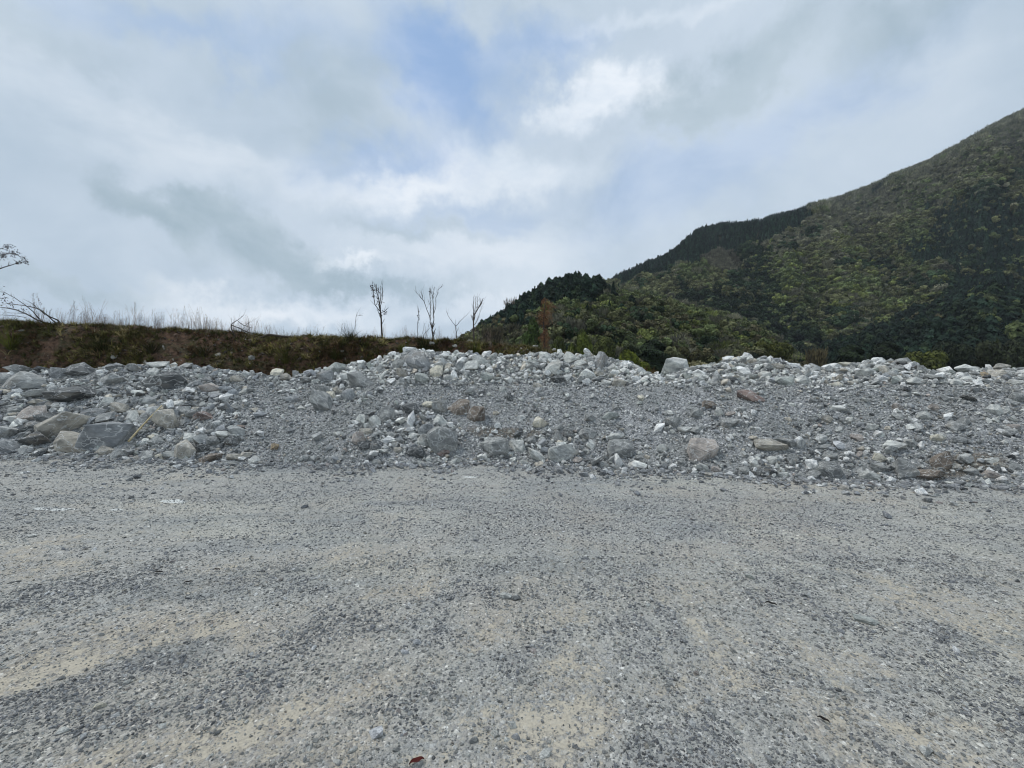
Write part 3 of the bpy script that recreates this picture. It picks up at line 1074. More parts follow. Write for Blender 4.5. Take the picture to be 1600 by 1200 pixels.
    (1140, 647, 15, 7, 'pink', 'slab', 6, 'salmon pink chip left under the reddish slab'),
    (1068, 672, 20, 10, 'white', 'shard', -8, 'white broken stone above the pink-brown boulder'),
    (1206, 720, 15, 12, 'pale', 'round', 0, 'pale stone left of the egg-shaped stone'),
    (1222, 742, 19, 8, 'pale', 'slab', -4, 'pale flat stone at the foot below the egg stone'),
    (1247, 743, 15, 9, 'grey', 'round', 0, 'grey pebble at the foot left of the mottled boulder'),
    (1123, 646, 15, 12, 'pale', 'shard', -30, 'pale tilted chip left of the salmon chip'),
    (1087, 672, 17, 10, 'grey', 'block', 0, 'grey stone right of the white broken stone'),
    (1048, 592, 18, 11, 'white', 'slab', -22, 'white slanting stone below the big pale crest boulder'),
    (1293, 737, 38, 27, 'grey', 'round', 0, 'mottled grey boulder at the right foot'),
    (1355, 743, 24, 14, 'pale', 'shard', 0, 'pale triangular stone with white pebble at foot'),
    (1412, 734, 32, 29, 'grey', 'block', -8, 'angular grey boulder near the right foot'),
    (1373, 717, 20, 14, 'cream', 'shard', -6, 'cream grey stone above the triangular foot stone'),
    (1372, 731, 24, 13, 'grey', 'block', 0, 'grey stone left of the angular right boulder'),
    (1311, 639, 23, 9, 'white', 'slab', 0, 'pale flat stone in the upper right slope'),
    (1304, 603, 21, 11, 'cream', 'block', -8, 'cream stone under the right crest'),
    (1311, 697, 19, 11, 'lilac', 'slab', -24, 'lilac grey wedge in the right slope'),
    (1394, 697, 28, 13, 'pale', 'shard', -8, 'pale flat rock above the angular right boulder'),
    (1410, 566, 20, 10, 'grey', 'block', 0, 'grey block standing on the right skyline'),
    (1319, 570, 23, 7, 'cream', 'slab', 6, 'cream flat slab on the right skyline'),
    (1270, 741, 22, 11, 'grey', 'round', 0, 'grey stone left of the mottled foot boulder'),
    (1269, 656, 17, 8, 'grey', 'slab', 0, 'grey flat stone with shadow in the right slope'),
    (1468, 720, 40, 27, 'brown', 'round', 0, 'red-brown banded boulder at the right'),
    (1486, 665, 28, 14, 'grey', 'block', 0, 'wide grey rock in a cluster at the right'),
    (1503, 662, 15, 13, 'grey', 'block', 0, 'grey rock with black hollow right of the wide grey rock'),
    (1462, 685, 20, 12, 'cream', 'slab', 0, 'cream square flat stone at the right'),
    (1541, 755, 15, 14, 'white', 'block', -10, 'white stone on the flat at lower right'),
    (1503, 578, 31, 14, 'pale', 'slab', 4, 'long pale boulder on the far right crest'),
    (1560, 573, 24, 11, 'tan', 'round', 0, 'tan rounded boulder on the far right skyline'),
    (1536, 587, 17, 9, 'orange', 'slab', -4, 'orange brown stone on the far right crest'),
    (1514, 623, 22, 7, 'dark', 'slab', -24, 'thin dark slanting slab at upper right'),
    (1569, 691, 10, 8, 'white', 'block', 0, 'white chip at the far right'),
    (1429, 597, 28, 13, 'pale', 'block', 0, 'pale flat-topped block under the right crest'),
    (1446, 742, 36, 15, 'brown', 'block', 0, 'dark brown rock with black hollow at right foot'),
    (1574, 676, 22, 11, 'grey', 'round', 0, 'grey rounded stone near the right edge'),
    (1581, 667, 18, 7, 'pink', 'slab', 0, 'pinkish flat stone near the right edge'),
    (1556, 585, 26, 12, 'tan', 'block', 0, 'brownish boulder under the tan rounded boulder'),
    (1490, 730, 15, 11, 'tan', 'block', 0, 'tan stone right of the banded boulder'),
    (1514, 737, 20, 9, 'grey', 'slab', 0, 'grey slab in brown dirt at lower right'),
    # on the flat ground
    (790, 931, 17, 12, 'pale', 'round', 0, 'pale stone lying in the middle of the flat gravel'),
    (806, 934, 16, 6, 'dark', 'slab', 0, 'dark stone right of the pale stone on the flat'),
    (652, 1000, 13, 11, 'lilac', 'round', 0, 'pale bluish pebble on the flat gravel'),
    (632, 1015, 12, 8, 'lilac', 'round', 0, 'smaller bluish pebble left of the first bluish pebble'),
    (1172, 903, 13, 9, 'green', 'slab', -20, 'pale green stone on the flat at right'),
    (1354, 968, 32, 11, 'green', 'slab', -8, 'flat pale green plate sunk in the dirt at right'),
    (1374, 891, 11, 5, 'white', 'round', 0, 'small white stone above the streak of pale dirt'),
    (587, 1138, 22, 15, 'lilac', 'shard', 0, 'pale bluish shard in dirt near the bottom'),
    (773, 1141, 11, 11, 'pale', 'round', 0, 'pale pebble left of the big dirt patch'),
    (800, 1125, 13, 12, 'pale', 'round', 0, 'upper pale pebble in a cluster of three'),
    (806, 1142, 13, 13, 'lilac', 'round', 0, 'bluish pebble below the upper pebble of the cluster'),
    (851, 1170, 17, 16, 'white', 'shard', 0, 'white broken stone below the big dirt patch'),
    (740, 1150, 13, 12, 'grey', 'block', 0, 'grey pebble left of the three-pebble cluster'),
    (1353, 1080, 10, 9, 'white', 'block', 0, 'white pebble at the head of a gravel streak'),
    (1107, 1092, 9, 9, 'white', 'round', 0, 'white pebble in the lower right dirt'),
    (1445, 1170, 22, 16, 'pale', 'slab', -20, 'pale flat stone in gravel at lower right'),
    (253, 1132, 11, 10, 'white', 'block', 0, 'white pebble in the lower left gravel'),
    (157, 1103, 14, 11, 'cream', 'round', 0, 'cream stone in the lower left dirt'),
    (98, 1145, 15, 10, 'pale', 'shard', 0, 'pale triangular chip at lower left'),
    (50, 838, 14, 5, 'pale', 'slab', 0, 'pale flat chip on the flat at far left'),
    (1013, 946, 9, 8, 'white', 'block', 0, 'white stone right of the middle gravel bed'),
]


def place_rock(name, mesh, px, py, wpx, hpx, tone, tilt, surf, i, embed=0.22):
    if surf == 'ground':
        y = EYE * F / (py + hpx * .35 - 600)
        x = (px - 800) / F * y
        p = Vector((x, y, float(ground_z(np.array([x]), np.array([y]))[0])))
        wm, hm = wpx / F * y, hpx / F * y
        hm = min(hm, wm) * .8
        loc = p + Vector((0, 0, hm * .22))
    else:
        p = march(px, py, pile_h, 6.4, 15.2)
        if p is None:                      # stands on the skyline: rest it on the crest
            xs = (px - 800) / F * 11.5
            ys = np.linspace(9, 15, 200)
            xx = (px - 800) / F * ys
            el_ = (pile_h(xx, ys) - EYE) / ys
            k = int(np.argmax(el_))
            p = Vector((xx[k], ys[k], float(pile_h(xx[k], ys[k]))))
            p.z = min(p.z + hpx / F * p.y * .3, EYE - (py - 600) / F * p.y)
        wm, hm = wpx / F * p.y, hpx / F * p.y
        loc = p + Vector((0, -hm * .22, hm * .03))
    dm = wm * (0.55 + 0.35 * ((i * 37) % 10) / 10)
    o = link(name, mesh)
    o.location = loc
    hgt = hm * 1.25
    if abs(tilt) > 1:
        ct, st = abs(math.cos(R(tilt))), abs(math.sin(R(tilt)))
        if abs(tilt) < 60:
            pass
    o.scale = (wm * 1.12 * (1 if i % 2 else -1), max(dm, hm * .7), hgt)
    o.rotation_euler = (R(((i * 53) % 24) - 12), -R(tilt), R(((i * 29) % 30) - 15))
    j = .86 + .28 * ((i * 61) % 10) / 10
    c = T[tone]
    if surf == 'ground':
        j *= 1.25
    o.color = (c[0] * j * 1.03, c[1] * j * 1.02, c[2] * j * .97, 1)
    return o


anchors = []
for i, (px, py, wq, hq, tone, shp, tilt, lab) in enumerate(HAND):
    P, Fc = hull_rock(100 + i, shp, 4 if wq >= 26 else 3)
    me = mesh_np('rock', P, Fc, False, M['boulder'])
    surf = 'ground' if py > 765 and i > 100 else 'pile'
    nm = 'boulder' if wq >= 26 else ('rock' if wq >= 15 else 'stone')
    o = place_rock(nm, me, px, py, wq, hq, tone, tilt, surf, i)
    tag(o, lab, nm)
    if surf == 'pile':
        anchors.append((px, py, wq, lab))

# further rocks of the slope, each by itself, named by the rock it lies beside
SHAPES = [mesh_np('rock', *hull_rock(900 + i, KINDS[i % 6], 3), False, M['boulder']) for i in range(24)]


def coarse(px, py):
    c = 0.16 + 0 * px
    c = np.maximum(c, sstep(470, 330, px) * .95)
    c = np.maximum(c, sstep(606, 596, py) * 1.0 * (px > 430))
    c = np.maximum(c, np.exp(-(((px - 640) / 85) ** 2 + ((py - 676) / 42) ** 2)) * 1.0)
    c = np.maximum(c, np.exp(-(((px - 540) / 60) ** 2 + ((py - 600) / 40) ** 2)) * .85)
    c = np.maximum(c, np.exp(-(((px - 860) / 110) ** 2 + ((py - 695) / 26) ** 2)) * .8)
    c = np.maximum(c, sstep(700, 725, py) * .55)
    c = np.maximum(c, sstep(1150, 1260, px) * .30)
    c = np.maximum(c, np.exp(-(((px - 1400) / 120) ** 2 + ((py - 730) / 28) ** 2)) * .8)
    c = np.maximum(c, np.exp(-(((px - 1190) / 70) ** 2 + ((py - 725) / 22) ** 2)) * .8)
    c = c * (1 - .7 * np.exp(-(((px - 420) / 80) ** 2 + ((py - 665) / 60) ** 2)))
    return c


tone_words = {'grey': 'mid-grey', 'blue': 'bluish', 'dark': 'dark', 'pale': 'pale', 'tan': 'tan', 'white': 'whitish', 'pink': 'pinkish', 'green': 'greenish'}
placed = [(a[0], a[1], a[2]) for a in anchors]
used = set()
r2 = np.random.default_rng(21)
cnt = 0
tries = 0
NAUTO = 300 - len(HAND)
while cnt < NAUTO and tries < 30000:
    tries += 1
    px = r2.uniform(4, 1596)
    py = r2.uniform(560, 750)
    top = np.interp(px, *np.array(CREST, float).T)
    yb = float(base_y(np.array([(px - 800) / F * 8.8]))[0])
    foot = 600 + EYE / yb * F
    if py < top + 6 or py > foot - 4:
        continue
    c = float(coarse(np.array([px]), np.array([py]))[0])
    if r2.random() > c:
        continue
    wq = float(np.clip(r2.lognormal(2.78, .26), 12, 28))
    if px > 1150 or py > 690:
        wq = min(wq, 21)
    if any((px - a) ** 2 + ((py - b) * 1.4) ** 2 < ((wq + ww) * .50) ** 2 for a, b, ww in placed):
        continue
    if px < 430:
        tone = r2.choice(['grey', 'blue', 'dark', 'pale', 'tan', 'grey', 'blue', 'green'])
    elif py < 600:
        tone = r2.choice(['pale', 'pale', 'white', 'grey', 'tan', 'green', 'pale'])
    else:
        tone = r2.choice(['grey', 'pale', 'grey', 'tan', 'white', 'blue', 'pink'])
    a = min(anchors, key=lambda q: (q[0] - px) ** 2 + (q[1] - py) ** 2 * 1.5)
    dx, dy = px - a[0], py - a[1]
    if abs(dx) > 2 * abs(dy):
        dr = 'right of' if dx > 0 else 'left of'
    elif abs(dy) > 2 * abs(dx):
        dr = 'below' if dy > 0 else 'above'
    else:
        dr = ('below and ' if dy > 0 else 'above and ') + ('right of' if dx > 0 else 'left of')
    shp = 'rock' if wq > 17 else 'stone'
    lab = None
    short = a[3]
    for cand in ('%s %s %s the %s', 'smaller %s %s %s the %s'):
        q = cand % (tone_words[tone], shp, dr, short)
        if q not in used and len(q.split()) <= 16:
            lab = q
            break
    if lab is None:
        continue
    used.add(lab)
    placed.append((px, py, wq))
    i = 500 + cnt
    o = place_rock(shp, SHAPES[cnt % 24], px, py, wq, wq * r2.uniform(.5, .8), tone, float(r2.normal(-4, 14)), 'pile', i, .1)
    tag(o, lab, shp)
    cnt += 1
print('auto rocks', cnt, tries)

PAL = np.array([T['grey'], T['blue'], T['dark'], T['pale'], T['white'], T['tan'], T['green'], T['pink'], T['grey'], T['blue']])


def pick_tint(n, wts, r):
    wts = np.array(wts, float)
    wts /= wts.sum()
    k = r.choice(len(PAL), size=n, p=wts)
    return PAL[k] * r.uniform(.78, 1.22, (n, 1))


RUB = [mesh_np('rubble_piece', *hull_rock(300 + i, KINDS[i % 6], 0), False, M['rubble']) for i in range(16)]
PEB = [mesh_np('pebble', *hull_rock(400 + i, KINDS[i % 4], 0), False, M['rubble']) for i in range(12)]


def slope_normal_euler(n, r, tilt=.5):
    return np.stack([r.normal(0.35, tilt, n), r.normal(0, tilt, n), r.uniform(0, 6.283, n)], -1)


P_, R_, S_, I_, C_ = [], [], [], [], []
r3 = np.random.default_rng(5)
for lo, hi, N, mode in ((.11, .30, 22000, 'large'), (.05, .14, 62000, 'mid'), (.022, .06, 100000, 'fine')):
    x = r3.uniform(-16.5, 12.5, N)
    d = r3.uniform(-0.12, 5.4, N)
    y = base_y(x) + d
    z = pile_h(x, y)
    px = to_px(x, y)
    py = 600 - (z - EYE) / y * F
    c = coarse(px, py)
    if mode == 'large':
        keep = r3.random(N) < c ** 1.8 * .40
    elif mode == 'mid':
        keep = r3.random(N) < (.03 + .97 * c) * .62
    else:
        keep = r3.random(N) < np.clip(1.05 - .45 * c, .3, 1)
    patch = fbm(x * 1.1, y * 1.1 + 40, 3)
    if mode == 'mid':
        keep &= ~((c < .3) & (r3.random(N) < sstep(-.1, .3, patch) * .8))
    if mode == 'fine':
        keep &= ~((c < .3) & (r3.random(N) < sstep(-.05, .3, -patch) * .6))
    keep &= (z > -0.03)
    if mode != 'fine':
        for a_, b_, w_ in placed:
            k_ = .42 if mode == 'mid' else .55
            keep &= ~((((px - a_) / (w_ * k_)) ** 2 + ((py - b_ - 1) / (w_ * k_ * .62)) ** 2) < 1)
    x, y, z, px, py, c = (q[keep] for q in (x, y, z, px, py, c))
    n = len(x)
    s = np.clip(lo * (1 + r3.exponential(.45, n)), lo, hi)
    s = np.where(px > 1300, s * .85, s)
    upper = (py < 600) & (px > 480)
    left = px < 430
    tA = pick_tint(n, [3, 2.4, 1.6, 2.3, 1.2, .7, .3, .15, 3, 2.4], r3)
    tB = pick_tint(n, [2.5, 1, .6, 5, 3.6, .8, .5, .1, 2.5, 0], r3)
    tC = pick_tint(n, [3, 1.3, 1.5, 3.4, 2.9, .6, .2, .15, 3, .8], r3)
    tt = np.where(left[:, None], tA, np.where(upper[:, None], tB, tC))
    if mode == 'fine':
        tt = tt * .98
    tt = np.minimum(.31 * (tt * 1.12 / .31) ** 1.28, .88) * np.array([1.02, 1.01, .97])
    P_.append(np.stack([x, y - s * .1, z + s * r3.uniform(0, .34, n)], -1))
    R_.append(slope_normal_euler(n, r3))
    S_.append(np.stack([s * r3.uniform(.9, 1.5, n), s * r3.uniform(.7, 1.1, n), s * r3.uniform(.45, .9, n)], -1))
    I_.append(r3.integers(0, 16, n))
    C_.append(tt)
# a skirt of stones run out on the flat
N = 9500
x = r3.uniform(-15, 12, N)
d = .06 - np.abs(r3.exponential(.34, N)) * (1 + 1.3 * fbm(x * 1.6, x * 0 + 2, 3))
y = base_y(x) + d
s = np.clip(.02 * (1 + r3.exponential(1.0, N)), .018, .14)
P_.append(np.stack([x, y, ground_z(x, y) + s * .2], -1))
R_.append(slope_normal_euler(N, r3, .3))
S_.append(np.stack([s * 1.3, s, s * .7], -1))
I_.append(r3.integers(0, 16, N))
C_.append(pick_tint(N, [3, 2, 1, 2, 1, 1, .4, .4, 3, 1], r3))
o = scatter('loose_rubble', np.concatenate(P_), np.concatenate(R_), np.concatenate(S_), np.concatenate(I_), np.concatenate(C_), RUB)
tag(o, 'loose grey limestone rubble covering the dumped slope', 'rubble', kind='stuff')
print('rubble', sum(len(q) for q in P_))

# gravel on the flat
P_, R_, S_, I_, C_ = [], [], [], [], []
for y0, y1, rho, s0, sig in ((1.0, 2.6, 9000, .0075, .46), (2.6, 4.2, 4800, .0095, .44), (4.2, 6.5, 1300, .012, .40), (6.5, 10.5, 520, .015, .42)):
    wid = y1 * 1.27 + 1.0
    N = int(rho * (y1 - y0) * 2 * wid)
    x = r3.uniform(-wid, wid, N)
    y = r3.uniform(y0, y1, N)
    sd = sandiness(x, y) + .40 * fbm(x * 7, y * 7, 4)
    prob = np.clip(1.10 - 1.5 * sd, .20, 1)
    keep = (r3.random(N) < prob) & (y < base_y(x) + .1) & (np.abs(x) < y * 1.25 + 1.0)
    x, y, sd = x[keep], y[keep], sd[keep]
    n = len(x)
    s = np.clip(s0 * r3.lognormal(0, sig, n), .004, .05)
    P_.append(np.stack([x, y, ground_z(x, y) + s * .06], -1))
    R_.append(slope_normal_euler(n, r3, .35) - np.array([.35, 0, 0]))
    S_.append(np.stack([s * r3.uniform(.9, 1.5, n), s * r3.uniform(.7, 1.2, n), s * r3.uniform(.45, .85, n)], -1))
    I_.append(r3.integers(0, 12, n))
    tb = pick_tint(n, [2.5, 3, 2.4, 2.2, 2.6, .7, .4, .2, 2, 3], r3)
    tl = np.array([1.02, 1.01, .96]) * np.minimum(pick_tint(n, [3, 1.2, .9, 4, 2.8, 1.3, .4, .4, 3, .7], r3) * 1.15, .85)
    C_.append(np.where((sd < .20 + r3.normal(0, .08, n))[:, None], tb, tl))
o = scatter('loose_gravel', np.concatenate(P_), np.concatenate(R_), np.concatenate(S_), np.concatenate(I_), np.concatenate(C_), PEB)
tag(o, 'loose grey gravel strewn over the flat ground', 'gravel', kind='stuff')
print('gravel', sum(len(q) for q in P_))

# ================================================================== THINGS ON THE SLOPE AND THE FLAT
# the bamboo pole
a = march(212, 697, pile_h, 6, 15)
b = march(262, 641, pile_h, 6, 15)
mb = MB()
d = (b - a)
up = Vector((0, -.24, .17))
mb.tube([up * .8 + d * t + Vector((0, 0, .02 * math.sin(t * 3))) for t in (0, .2, .4, .6, .8, 1.0)], .022, .014, 8)
for t in (.14, .33, .5, .68, .86):
    mb.tube([up * .8 + d * t, up * .8 + d * (t + .008)], .026, .026, 8)
o = mb.build('bamboo_pole', M['pole'], None, True)
o.location = a
tag(o, 'dry yellowish bamboo pole leaning on the rubble at left', 'pole')


def leaf_obj(name, px, py, wpx, mat, lab, rz):
    y = EYE * F / (py - 600)
    x = (px - 800) / F * y
    wm = wpx / F * y
    V, Fs = [], []
    n = 9
    for i in range(n):
        t = i / (n - 1)
        hw = math.sin(math.pi * t) ** .8 * .2 + .005
        zz = .12 * math.sin(math.pi * t) + .05 * math.sin(t * 9)
        V += [(t - .5, -hw, zz + .10), (t - .5, 0, zz), (t - .5, hw, zz + .09)]
    for i in range(n - 1):
        for j in range(2):
            b0 = i * 3 + j
            Fs.append((b0, b0 + 1, b0 + 4, b0 + 3))
    m = bpy.data.meshes.new(name)
    m.from_pydata(V, [], Fs)
    m.materials.append(mat)
    o = link(name, m)
    o.location = (x, y, float(ground_z(np.array([x]), np.array([y]))[0]) + .008)
    o.scale = (wm, wm, wm)
    o.rotation_euler = (0, 0, R(rz))
    tag(o, lab, 'leaf')


leaf_obj('fallen_leaf', 1205, 948, 16, M['leaf_litter'], 'dark fallen leaf lying on the grey gravel at right', -35)
leaf_obj('fallen_leaf', 1287, 1131, 17, M['leaf_litter'], 'dark fallen leaf in the dirt at lower right', -50)
leaf_obj('fallen_leaf', 247, 896, 13, M['leaf_litter'], 'dark leaf on the left gravel, leftmost of three leaves', 10)
leaf_obj('fallen_leaf', 294, 911, 12, M['leaf_litter'], 'dark leaf on the left gravel, nearest of three leaves', 20)
leaf_obj('fallen_leaf', 338, 890, 12, M['leaf_litter'], 'dark leaf on the left gravel, rightmost of three leaves', 0)
leaf_obj('fallen_leaf', 651, 1190, 24, M['red_leaf'], 'dark red leaf at the bottom edge of the gravel', 25)

# ================================================================== BANK: GRASS
r4 = np.random.default_rng(11)


def tuft_np(seed, n, ln, wd, spread, bend):
    random.seed(seed)
    mb = MB()
    for i in range(n):
        a = random.uniform(0, 6.283)
        q = random.uniform(0, .35) * spread
        d = Vector((math.cos(a) * random.uniform(.1, .9) * spread * 1.4, math.sin(a) * random.uniform(.1, .9) * spread * 1.4, 1))
        mb.blade((math.cos(a) * q * .4, math.sin(a) * q * .4, 0), d, ln * random.uniform(.5, 1.1), wd, bend * random.uniform(.3, 1.2))
    return mb


def mb_mesh(mb, name, mat):
    m = bpy.data.meshes.new(name)
    m.from_pydata([tuple(v) for v in mb.V], [], mb.F)
    m.materials.append(mat)
    return m


GR = [mb_mesh(tuft_np(50 + i, 24, 1.0, .085, 1.0, .6), 'grass_clump', M['grass']) for i in range(6)]
N = 32000
x = r4.uniform(-26, 8, N)
y = 14.3 + 4.2 * r4.random(N) ** 1.1
n_ = fbm(x * .7, y * .7 + 50, 4) + .35 * sstep(16.2, 17.2, y)
keep = r4.random(N) < sstep(-.60, .35, n_) * .96
x, y = x[keep], y[keep]
n = len(x)
s = (.10 + .30 * r4.random(n) ** 2.2) * np.where(y > 16.7, .75, 1)
gcol = np.array([(.080, .074, .028), (.140, .120, .048), (.055, .056, .020), (.20, .165, .09), (.095, .060, .034)])
pk = fbm(x * 1.3 + 9, y * 1.3, 3) + r4.normal(0, .25, n)
gi_ = np.digitize(pk, [-.35, -.1, .15, .4])
C = 1.5 * gcol[np.array([4, 2, 0, 1, 3])[gi_]] * r4.uniform(.65, 1.4, (n, 1))
o = scatter('short_grass', np.stack([x, y, bank_h(x, y) - .01], -1), np.stack([r4.normal(0, .25, n), r4.normal(0, .25, n), r4.uniform(0, 6.28, n)], -1),
            np.stack([s, s, s * r4.uniform(.6, 1.2, n)], -1), r4.integers(0, 6, n), C, GR)
tag(o, 'short olive and brown grass covering the earth bank', 'grass', kind='stuff')

# dry fringe of the crest
N = 1500
x = r4.uniform(-26, 1.5, N)
keep = r4.random(N) < sstep(-.5, .5, fbm(x * .8, x * 0 + 31, 4)) * .95 + .05
x = x[keep]
n = len(x)
y = r4.uniform(16.7, 17.9, n)
s = r4.uniform(.18, .52, n)
C = np.array([(.30, .25, .17), (.42, .36, .26), (.20, .17, .09), (.24, .17, .12)])[r4.choice(4, n)]
o = scatter('dry_grass', np.stack([x, y, bank_h(x, y) - .02], -1), np.stack([r4.normal(0, .2, n), r4.normal(0, .2, n), r4.uniform(0, 6.28, n)], -1),
            np.stack([s * .5, s * .5, s], -1), r4.integers(0, 4, n), C, [mb_mesh(tuft_np(150 + i, 12, 1.0, .022, 1.0, .3), 'dry_clump', M['grass']) for i in range(4)])
tag(o, 'pale dry grass fringe along the bank crest', 'dry grass', kind='stuff')

# pale chips on the bank
N = 420
x = r4.uniform(-24, 4, N)
y = r4.uniform(14.4, 17.3, N)
s = .02 + r4.exponential(.022, N)
C = np.array([(.32, .29, .24), (.24, .20, .16), (.46, .43, .38)])[r4.choice(3, N)]
o = scatter('stone_chips', np.stack([x, y, bank_h(x, y) + s * .1], -1), slope_normal_euler(N, r4), np.stack([s * 1.5, s, s * .8], -1),
            r4.integers(0, 16, N), C, RUB)
tag(o, 'pale stone chips scattered on the earth bank', 'stone chips', kind='stuff')
# rubble mixed in the right end of the bank
N = 3300
x = np.where(np.arange(N) < 900, r4.normal(1.6, 1.0, N), r4.uniform(-24, 3, N))
y = np.where(np.arange(N) < 900, 15.6 + r4.random(N) * 1.6, 14.4 + r4.random(N) * 2.8)
s = .03 + r4.exponential(.03, N)
C = np.array([(.40, .36, .31), (.14, .10, .08), (.30, .24, .20)])[r4.choice(3, N)]
C = np.where((np.arange(N) < 900)[:, None], C, np.array([(.16, .095, .06), (.09, .055, .038), (.07, .05, .035)])[r4.choice(3, N)])
P3 = np.stack([x, y, bank_h(x, y) + s * .1], -1)
o = scatter('earth_clods', P3, slope_normal_euler(N, r4), np.stack([s * 1.4, s, s * .8], -1), r4.integers(0, 16, N), C, RUB)
tag(o, 'pale stones and brown clods mixed in the soil of the bank', 'clods', kind='stuff')


# dry weeds on the crest
def weed_np(seed, heads):
    random.seed(seed)
    mb = MB()
    for i in range(random.randint(3, 6)):
        a = random.uniform(0, 6.283)
        ln = random.uniform(.55, 1.0)
        dx, dy = math.cos(a) * random.uniform(.02, .26), math.sin(a) * random.uniform(.02, .26)
        bx_, by_ = random.uniform(-.12, .12), random.uniform(-.12, .12)
        pts = [(bx_ + dx * t * t, by_ + dy * t * t, ln * t) for t in (0, .3, .55, .8, 1.0)]
        mb.tube(pts, .0034, .0016, 4)
        top = Vector(pts[-1])
        for k in range(heads):
            h = top - Vector((0, 0, random.uniform(0, .28)))
            dd = Vector((random.uniform(-1, 1), random.uniform(-1, 1), random.uniform(.4, 1.6)))
            mb.leaf(h, dd, .007, random.uniform(.03, .09))
        for k in range(2):
            t = random.uniform(.3, .8)
            p = Vector((bx_ + dx * t * t, by_ + dy * t * t, ln * t))
            dd = Vector((random.uniform(-1, 1), random.uniform(-1, 1), random.uniform(.3, 1.2))).normalized()
            mb.tube([p, p + dd * .08, p + dd * .17 + Vector((0, 0, .03))], .0025, .0015, 3)
    return mb


WD = [mb_mesh(weed_np(70 + i, (0, 2, 6, 10, 3, 14)[i]), 'weed', M['stem']) for i in range(6)]
N = 640
px = r4.uniform(-40, 790, N)
dens = interp(px, [(-40, .35), (60, .4), (90, .7), (130, .95), (250, .9), (380, 1), (440, .6), (520, .5), (600, .4), (640, .75), (700, .5), (760, .2), (790, .08)])
keep = r4.random(N) < dens
px = px[keep]
n = len(px)
y = r4.uniform(16.9, 19.5, n)
x = (px - 800) / F * y
s = np.clip(r4.lognormal(-.45, .35, n), .3, 1.35) * np.where(px > 440, .75, 1.0)
C = np.array([(.25, .19, .16), (.36, .30, .25), (.16, .12, .11), (.30, .22, .20)])[r4.choice(4, n)]
o = scatter('dry_weeds', np.stack([x, y, bank_h(x, y) - .03], -1), np.stack([r4.normal(0, .1, n), r4.normal(0, .1, n), r4.uniform(0, 6.28, n)], -1),
            np.stack([s, s, s], -1), r4.integers(0, 6, n), C, WD)
tag(o, 'thin dry weed stalks standing along the bank crest', 'weeds', kind='stuff')

# tufts one can tell apart
TUFTS = [(18, 545, 62, 'yellow-green grass tuft at the left end of the bank', 3), (447, 566, 42, 'big arching grass tuft above the crest in the left middle', 2),
         (524, 560, 26, 'small grass tuft right of the big arching tuft', 2), (318, 556, 34, 'grass tuft on the bank above the left dip of the crest', 1),
         (238, 550, 36, 'ragged olive grass tuft on the left bank', 1), (160, 548, 30, 'dark grass tuft left of the ragged olive tuft', 0),
         (632, 552, 30, 'bright grass tuft left of a dark clump under the saplings', 3), (664, 548, 34, 'dark green clump below the two-stemmed sapling', 0),
         (697, 541, 20, 'dark brown clump right of the two-stemmed sapling', 4), (742, 554, 34, 'yellow-green tuft below the right bare sapling', 3),
         (548, 527, 30, 'dark grass clump breaking the bank skyline', 0), (820, 562, 26, 'green tuft near the foot of the dead conifer', 3)]
tc_ = [(.030, .036, .012), (.060, .058, .022), (.085, .088, .022), (.11, .125, .022), (.05, .028, .018)]
for i, (px, py, hp_, lab, ci) in enumerate(TUFTS):
    p = march(px, py, bank_h, 13, 22)
    if p is None:
        p = Vector(((px - 800) / F * 17, 17, float(bank_h(np.array([(px - 800) / F * 17]), np.array([17.]))[0])))
    h = hp_ / F * p.y
    mb = tuft_np(200 + i, 150, h * 1.1, .014, .9, .55)
    m = mb_mesh(mb, 'grass_tuft', M['foliage_own'])
    o = link('grass_tuft', m)
    o.location = p + Vector((0, 0, -.05))
    o.color = (*tc_[ci], 1)
    tag(o, lab, 'grass tuft')

# ================================================================== SAPLINGS AND DEAD BRANCHES


def P2(px, py, y, dy=0.0):
    yy_ = y + dy
    return Vector(((px - 800) / F * yy_, yy_, EYE - (py - 600) / F * yy_))


